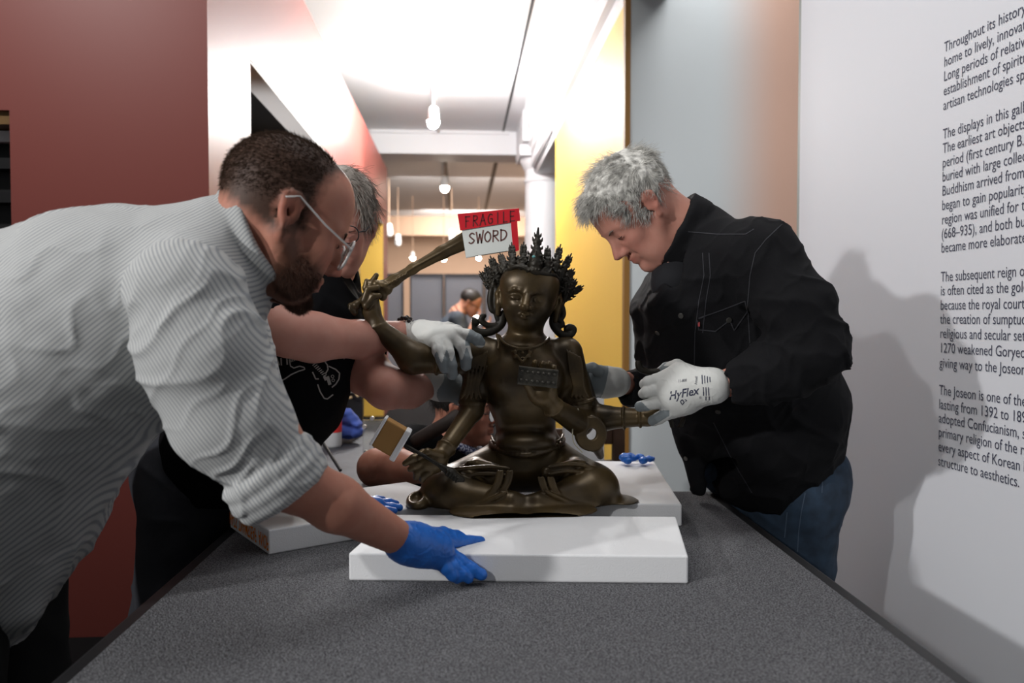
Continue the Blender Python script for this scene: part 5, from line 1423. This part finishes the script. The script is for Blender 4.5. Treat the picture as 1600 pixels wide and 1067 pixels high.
# ================================================================== man D: crouching behind the statue, round glasses
RD = head_R(-20, 3, 4)
hD = Head(at(712, 645, 2.50) + RD[:, 1] * .074, RD, 1.0)
Db = Body(); hD.sculpt(Db)
pelD = np.array((-.02, 2.92, .33)); c7D = hD.w(-.055, 0, -.13)
shRD, shLD = at(648, 700, 2.52), hD.w(-.02, .20, -.19)
elRD, wrRD = at(588, 731, 2.28), at(668, 735, 2.10)
Db.cap(hD.w(-.03, 0, -.015), c7D, .056, .064, .03); Db.cap(hD.w(.01, 0, -.07), c7D + (.03, 0, -.02), .045, .055, .03)
Db.chain([c7D, (c7D + pelD) / 2 + (-.02, 0, .06), pelD], [.07, .12, .125], k=.04, wide=((0.2, 1, 0), 1.3))
Db.cap(c7D, shRD, .055, .052, .03); Db.cap(c7D, shLD, .055, .052, .03)
Db.chain([shRD, elRD], [.054, .050], k=.02); Db.chain([elRD, at(625, 731, 2.18), wrRD], [.052, .047, .032], k=.02)
Db.chain([wrRD, at(690, 738, 2.075)], [.030, .028], k=.02)
for i in range(4): Db.chain([at(690, 730 + i * 5.5, 2.075), at(704, 731 + i * 5.5, 2.07), at(716, 734 + i * 5, 2.075)], [.0085, .008, .007], k=.004)
Db.chain([shLD, shLD + (.16, -.05, -.22), shLD + (.25, -.28, -.2)], [.052, .045, .03], k=.02)
hpD = [pelD + (0, -.1, 0), pelD + (0, .1, 0)]; knD = [np.array((.28, 2.66, .46)), np.array((.32, 2.98, .42))]; akD = [np.array((.08, 2.70, .09)), np.array((.11, 3.02, .09))]
legs(Db, hpD, knD, akD, .08, .058, .042)
for p in akD: foot(Db, p * (1, 1, 0), 0)
M_skinD = skin_mat('skin_tan', '#c08b75', '#a8644f')
manD = Db.person(hD, c7D, ((-.55, 1.95, 0), (.45, 3.2, 1.25)), .0066, M_skinD, .0026)
tag(manD, 'dark haired person with round glasses crouching behind the bronze statue', 'person')
M_hairD = mat('black_hair', '#17130f', .6)
fh = Field(hD.O - .17, hD.O + .17, .0035)
fh.ell(hD.w(-.014, 0, .052), np.array((.101, .082, .088)) * hD.sc, hD.R, .01); fh.plane(hD.w(.018, 0, .018), hD.R @ np.array((.66, 0, -.75)), .012); fh.plane(hD.w(-.05, 0, -.045), hD.R @ np.array((0, 0, -1.0)), .01)
for y in (-1, 1): fh.ell(hD.w(.0, y * .085, .004), np.array((.022, .03, .03)), hD.R, .008, 's')
hc = fobj('hair', fh, M_hairD, manD, disp=lambda V: .003 * fnoise(V, 22, 3, 3))
p_, n_ = scalp_points(hD, 1800, lambda q: (q[:, 2] > -.02 + .8 * np.maximum(q[:, 0], 0)) & (q[:, 0] < .07), 25, 1.05)
hairs('hair_strands', p_, strand_fn(hD, n_, lambda p, n: np.stack([.5 + 0 * p[:, 0], .3 * np.sign(p[:, 1]), -.7 + 0 * p[:, 0]], 1), lambda p: .035 + 0 * p[:, 0], .25, .1, 26, 5, .1, .012), .0007, M_hairD, hc, 5)
hD.lashes(manD); spectacles(hD, manD, M_frame_dark, .024, .023, .0013, 2.0, .004)
brows(hD, M_hairD, manD)
MB().tube([hD.w(.106, -.012, -.047), hD.w(.108, 0, -.045), hD.w(.106, .012, -.047)], [.0015, .0025, .0015], 6).build('moustache', M_hairD, manD, smooth=True)
f = Field((-.55, 2.15, .15), (.45, 3.2, 1.1), .006)
f.chain([c7D + (0, 0, -.03), (c7D + pelD) / 2 + (-.02, 0, .06), pelD], [.085, .15, .15], k=.04, wide=((0.2, 1, 0), 1.3))
f.cap(c7D, shRD, .066, .07, .03); f.cap(c7D, shLD, .066, .07, .03); f.cap(shRD, at(618, 708, 2.42), .072, .068, .03); f.cap(shLD, shLD + (.12, -.04, -.16), .07, .062, .03)
f.cap(hD.w(-.03, 0, -.03), c7D, .06, .066, .006, 's')
teeD = fobj('tee_shirt', f, M_blacktee, manD, disp=lambda V: .006 * folds(V, (.6, .2, .7), 10, 51, .5))
f = Field((-.5, 2.4, 0), (.4, 3.2, .62), .008); f.cap(pelD + (0, -.04, 0), pelD + (0, .04, 0), .14, .14, .03); legs(f, hpD, knD, akD, .1, .08, .06); f.plane((0, 0, .03), (0, 0, -1))
fobj('trousers', f, M_trousers, manD); shoes([(p * (1, 1, 0), 0) for p in akD], manD)
# navy patterned neckerchief and a dark strap over the shoulder
M_navy = mat('navy_print_cloth', '#1f2c66', .85, noise=(160, '#c9cfe0', 0, .06))
f = Field(c7D - .16, c7D + .16, .004)
q = [c7D + (.035 + .068 * math.cos(a), .075 * math.sin(a), .012 - .03 * math.cos(a)) for a in np.linspace(0, 2 * math.pi, 22)]
f.chain(q, [.013] * 22, k=.012); f.cap(q[0] + (0, -.01, 0), q[0] + (.03, -.03, -.06), .018, .01, .012)
fobj('neckerchief', f, M_navy, manD)
f = Field((-.5, 2.2, .6), (.3, 2.8, 1.15), .0035)
f.chain(catmull([at(648, 690, 2.40), at(672, 676, 2.40), at(700, 660, 2.41), at(712, 650, 2.44)], 5), .016, k=.006, wide=(DZ, 1.25))
fobj('strap', f, mat('brown_strap', '#2c211b', .7), manD)

# ================================================================== man E: far off, standing at the screens
YE = 7.5
RE_ = head_R(-12, 26, 0)
hE = Head(at(734, 474, YE), RE_, 1.0)
Eb = Body(); hE.sculpt(Eb)
c7E = at(714, 490, YE + .02); pelE = np.array((c7E[0] - .06, YE + .03, .92))
Eb.cap(hE.w(-.03, 0, -.01), c7E, .056, .064, .03)
shE = [c7E + (.0, -.17, -.05), c7E + (.02, .17, -.05)]
Eb.chain([c7E, (c7E + pelE) / 2, pelE], [.07, .12, .12], k=.04, wide=((0, 1, 0), 1.3))
for i in (0, 1): Eb.cap(c7E, shE[i], .055, .052, .03)
ha0 = at(742, 494, YE - .14)
Eb.chain([shE[0], shE[0] + (.05, -.08, -.28), ha0 + (-.0, -.01, -.05)], [.05, .043, .03], k=.02)
Eb.chain([shE[1], shE[1] + (.06, .06, -.28), ha0 + (.1, .14, -.12)], [.05, .043, .03], k=.02)
for hh in (ha0 + (0, -.01, -.05), ha0 + (.1, .14, -.12)):
    Eb.cap(hh, hh + (.03, 0, .05), .026, .026, .01)
    for i in range(4): Eb.chain([hh + (.03, -.024 + .016 * i, .06), hh + (.05, -.022 + .015 * i, .09), hh + (.045, -.02 + .014 * i, .12)], [.009, .008, .007], k=.004)
    Eb.chain([hh + (.01, -.03, .03), hh + (.03, -.045, .06), hh + (.045, -.04, .08)], [.011, .009, .008], k=.004)
hpE = [pelE + (0, -.1, -.04), pelE + (0, .1, -.04)]; akE = [np.array((pelE[0] - .02, YE - .09, .09)), np.array((pelE[0] + .04, YE + .14, .09))]; knE = [(hpE[i] + akE[i]) / 2 + (.03, 0, 0) for i in (0, 1)]
legs(Eb, hpE, knE, akE, .085, .058, .042)
for p in akE: foot(Eb, p * (1, 1, 0), 0)
manE = Eb.person(hE, c7E, ((c7E[0] - .4, YE - .5, 0), (c7E[0] + .5, YE + .5, 1.7)), .009, skin_mat('skin_far', '#c09078', '#ad7562'), .004)
tag(manE, 'far man in blue grey tee standing in front of the grey screens', 'person')
fh = Field(hE.O - .17, hE.O + .17, .005)
fh.ell(hE.w(-.012, 0, .054), np.array((.103, .084, .088)), hE.R, .01); fh.plane(hE.w(.022, 0, .025), hE.R @ np.array((.62, 0, -.78)), .012); fh.plane(hE.w(-.05, 0, -.02), hE.R @ np.array((0, 0, -1.0)), .01)
for y in (-1, 1): fh.ell(hE.w(.0, y * .085, .0), np.array((.022, .03, .03)), hE.R, .008, 's')
fobj('hair', fh, mat('dark_hair', '#221d1b', .6), manE)
MB().tube([hE.w(.1, -.03, .0), hE.w(.05, -.08, .008), hE.w(-.01, -.083, .02)], .003, 6).build('glasses', M_frame_dark, manE)
f = Field((c7E[0] - .4, YE - .5, .8), (c7E[0] + .5, YE + .5, 1.6), .009)
f.chain([c7E + (0, 0, -.04), (c7E + pelE) / 2, pelE], [.085, .14, .135], k=.04, wide=((0, 1, 0), 1.3))
for i in (0, 1): f.cap(c7E + (0, 0, -.02), shE[i], .06, .066, .03); f.cap(shE[i], shE[i] + ((.035, -.05, -.19), (.04, .04, -.19))[i], .066, .06, .03)
f.cap(hE.w(-.03, 0, -.03), c7E, .062, .066, .006, 's')
fobj('tee_shirt', f, mat('blue_grey_tee', '#38414c', .9), manE)
f = Field((c7E[0] - .5, YE - .5, 0), (c7E[0] + .5, YE + .5, 1.05), .009); f.cap(pelE + (0, -.04, 0), pelE + (0, .04, 0), .135, .135, .03); legs(f, hpE, knE, akE, .1, .08, .07); f.plane((0, 0, .03), (0, 0, -1))
fobj('trousers', f, M_trousers, manE); shoes([(p * (1, 1, 0), 0) for p in akE], manE)
# ------------------------------------------------------------------ things around and behind
def crumple(name, blobs, label, group, Y):
    pts = np.array([at(x, y, yy) for x, y, r, yy in blobs]); f = Field(pts.min(0) - .05, pts.max(0) + .05, .0022)
    for i, (x, y, r, yy) in enumerate(blobs):
        f.ell(at(x, y, yy), (rp(r, yy), rp(r, yy) * 1.1, rp(r, yy) * .8), k=.008)
    f.plane((0, 0, SZ + .0005), (0, 0, -1))
    o = fobj(name, f, M_blue, None, disp=lambda V: .003 * folds(V, (1, .4, .6), 40, 3, .6) + .002 * fnoise(V, 45, 7, 2))
    return tag(o, label, 'glove', group)
crumple('nitrile_glove', [(977, 715, 9, 2.26), (985, 712, 6, 2.27), (981, 720, 6, 2.24), (990, 716, 5, 2.26)], 'crumpled blue glove on the back foam plank, the left one', 'crumpled blue gloves', 2.26)
crumple('nitrile_glove', [(1000, 714, 7, 2.27), (1006, 719, 7, 2.24), (1014, 717, 6, 2.26), (1019, 717, 4.5, 2.27)], 'crumpled blue glove on the back foam plank, the right one', 'crumpled blue gloves', 2.26)
# wooden chair with a white sheet leaning on it, behind the statue at right
M_wood = mat('dark_oak', '#4a3322', .5, noise=(18, '#36241a', 4, .3), bump=(60, .1, .001))
p = at(966, 700, 2.95); chx = p[0]
ch = empty('wooden_chair', (chx, 3.0, 0)); tag(ch, 'dark brown wooden chair behind the statue at right', 'chair')
ztop = at(966, 652, 2.95)[2]
for x_, y_, h_ in ((chx, 2.95, ztop), (chx - .40, 2.95, ztop), (chx, 3.33, .44), (chx - .40, 3.33, .44)):
    MB().box((x_ - .022, y_ - .02, 0), (x_ + .022, y_ + .02, h_)).build('leg', M_wood, ch, bevel=.004)
MB().box((chx - .42, 2.93, .42), (chx + .02, 3.37, .46)).build('seat', M_wood, ch, bevel=.006)
for z_ in (.56, .68): MB().box((chx - .38, 2.94, z_), (chx - .022, 2.96, z_ + .06)).build('back_rail', M_wood, ch, bevel=.004)
a_, b_ = at(881, 640, 2.84), at(944, 640, 2.84)
o = MB().prism([(a_[0], 2.82, 0), (b_[0], 2.82, 0), (b_[0], 2.86, 0), (a_[0], 2.86, 0)], (0, .02, at(900, 620, 2.84)[2])).build('packing_sheet', M_foam, None, bevel=.003)
tag(o, 'upright white packing sheet behind the statue right elbow', 'foam')
# side bench with grey cover
M_cover = mat('grey_cover', '#3a3d45', .65, noise=(9, '#24262f', 4, .2), bump=(14, .25, .01))
BZ = .655
be = empty('side_bench', (-.5, 2.8, 0)); tag(be, 'low bench under a grey cover behind the guitar tee person', 'table')
MB().box((-.66, 2.30, BZ - .03), (-.265, 3.5, BZ)).build('bench_top', M_cover, be, bevel=.006)
for x_ in (-.62, -.31):
    for y_ in (2.36, 3.44): MB().box((x_ - .02, y_ - .02, 0), (x_ + .02, y_ + .02, BZ - .03)).build('leg', M_dark, be)
f = Field(at(545, 665, 3.2) - .12, at(545, 665, 3.2) + .12, .0035)
for x_, y_, r_ in ((538, 672, 17), (552, 674, 15), (545, 655, 15), (541, 645, 10), (558, 662, 8)): f.ell(at(x_, y_, 3.2), (rp(r_, 3.2), .045, rp(r_ * .7, 3.2)), k=.015)
f.plane((0, 0, BZ + .001), (0, 0, -1))
o = fobj('folded_cloth', f, mat('blue_cloth', '#4a63b8', .85), None, disp=lambda V: .012 * folds(V, (.2, .3, 1), 16, 3, .5)); tag(o, 'bright blue cloth heap on the grey bench', 'cloth')
p = at(520, 660, 3.1); e = empty('spray_bottle', (p[0], 3.1, BZ)); tag(e, 'red spray bottle beside the blue cloth', 'bottle')
MB().lathe((p[0], 3.1, BZ), [(.03, 0), (.034, .01), (.034, .10), (.028, .13), (.013, .15), (.013, .165)], 24).build('bottle_body', mat('clear_grey_plastic', '#b9b9bb', .3), e, smooth=True)
MB().lathe((p[0], 3.1, BZ + .06), [(.0346, 0), (.0346, .05)], 24).build('bottle_label', mat('red_label', '#c32a2a', .5), e)
MB().tube([(p[0], 3.1, BZ + .16), (p[0], 3.1, BZ + .19)], .014, 12).tube([(p[0] - .02, 3.1, BZ + .19), (p[0] + .045, 3.1, BZ + .195)], [.016, .009], 12).build('spray_head', mat('red_plastic', '#cf2f2f', .4), e)
a_, b_ = at(531, 650, 3.38), at(566, 650, 3.38); zt_ = at(550, 614, 3.38)[2]
e = empty('peg_rack', ((a_[0] + b_[0]) / 2, 3.4, BZ)); tag(e, 'black rack with curved wooden pegs at the bench end', 'rack')
MB().box((a_[0], 3.38, BZ), (b_[0], 3.44, zt_)).build('rack_board', M_black, e, bevel=.003)
M_peg = mat('pale_wood', '#d8b98c', .6)
for q in ([(536, 612), (546, 603), (556, 599), (565, 606)], [(534, 616), (543, 610), (552, 610), (560, 620)], [(530, 620), (538, 616), (545, 621), (549, 621)], [(525, 628), (529, 629), (533, 632), (535, 635)]):
    MB().tube(catmull([at(x_, y_, 3.36 - .012 * i) for i, (x_, y_) in enumerate(q)], 5), .006, 8).build('peg', M_peg, e, smooth=True)
o = MB().box((a_[0], 3.375, zt_), (a_[0] + .065, 3.45, zt_ + .06)).build('small_box', M_white, None, bevel=.003); tag(o, 'small white box on top of the black peg rack', 'box')
o = MB().tube([onz(532, 735, BZ + .006), at(500, 684, 2.72)], .0055, 10).build('black_rod', M_dark); tag(o, 'thin black rod standing slanted on the grey bench', 'rod')
M_acr = mat('acrylic', '#eef0f0', .08, trans=.92)
a_, b_ = at(567, 700, 2.42), at(602, 700, 2.42)
e = empty('acrylic_sheet', (a_[0], 2.42, BZ)); tag(e, 'clear acrylic sheet upright beside the grey bench cover', 'sheet')
MB().box((a_[0], 2.42, BZ + .001), (b_[0], 2.428, at(580, 656, 2.42)[2])).build('acrylic_panel', M_acr, e)
for x_, y_ in ((581, 654), (569, 667), (571, 707)):
    c_ = at(x_, y_, 2.415); MB().tube([c_, c_ + (0, .02, 0)], .006, 12).build('bolt', mat('steel_bolt', '#c9c9c9', .3, .8), e)
# far work lamp
p = at(745, 500, 7.30); e = empty('work_lamp', (p[0], 7.3, 0)); tag(e, 'small glowing work lamp right beside the far man', 'lamp')
MB().tube([(p[0], 7.34, .02), (p[0], 7.34, p[2])], .012, 10).build('lamp_stand', M_dark, e)
MB().lathe((p[0], 7.34, 0), [(.14, 0), (.14, .015), (.02, .03)], 20).build('lamp_base', M_dark, e)
MB().tube([p + (0, .045, 0), p + (0, -.005, 0)], [.035, .05], 16).build('lamp_housing', M_dark, e)
MB().tube([p + (0, -.006, 0), p + (0, -.012, 0)], .042, 16).build('lamp_lens', mat('lit_lens', '#ffe6dc', .4, emit=('#ffe9df', 9)), e)
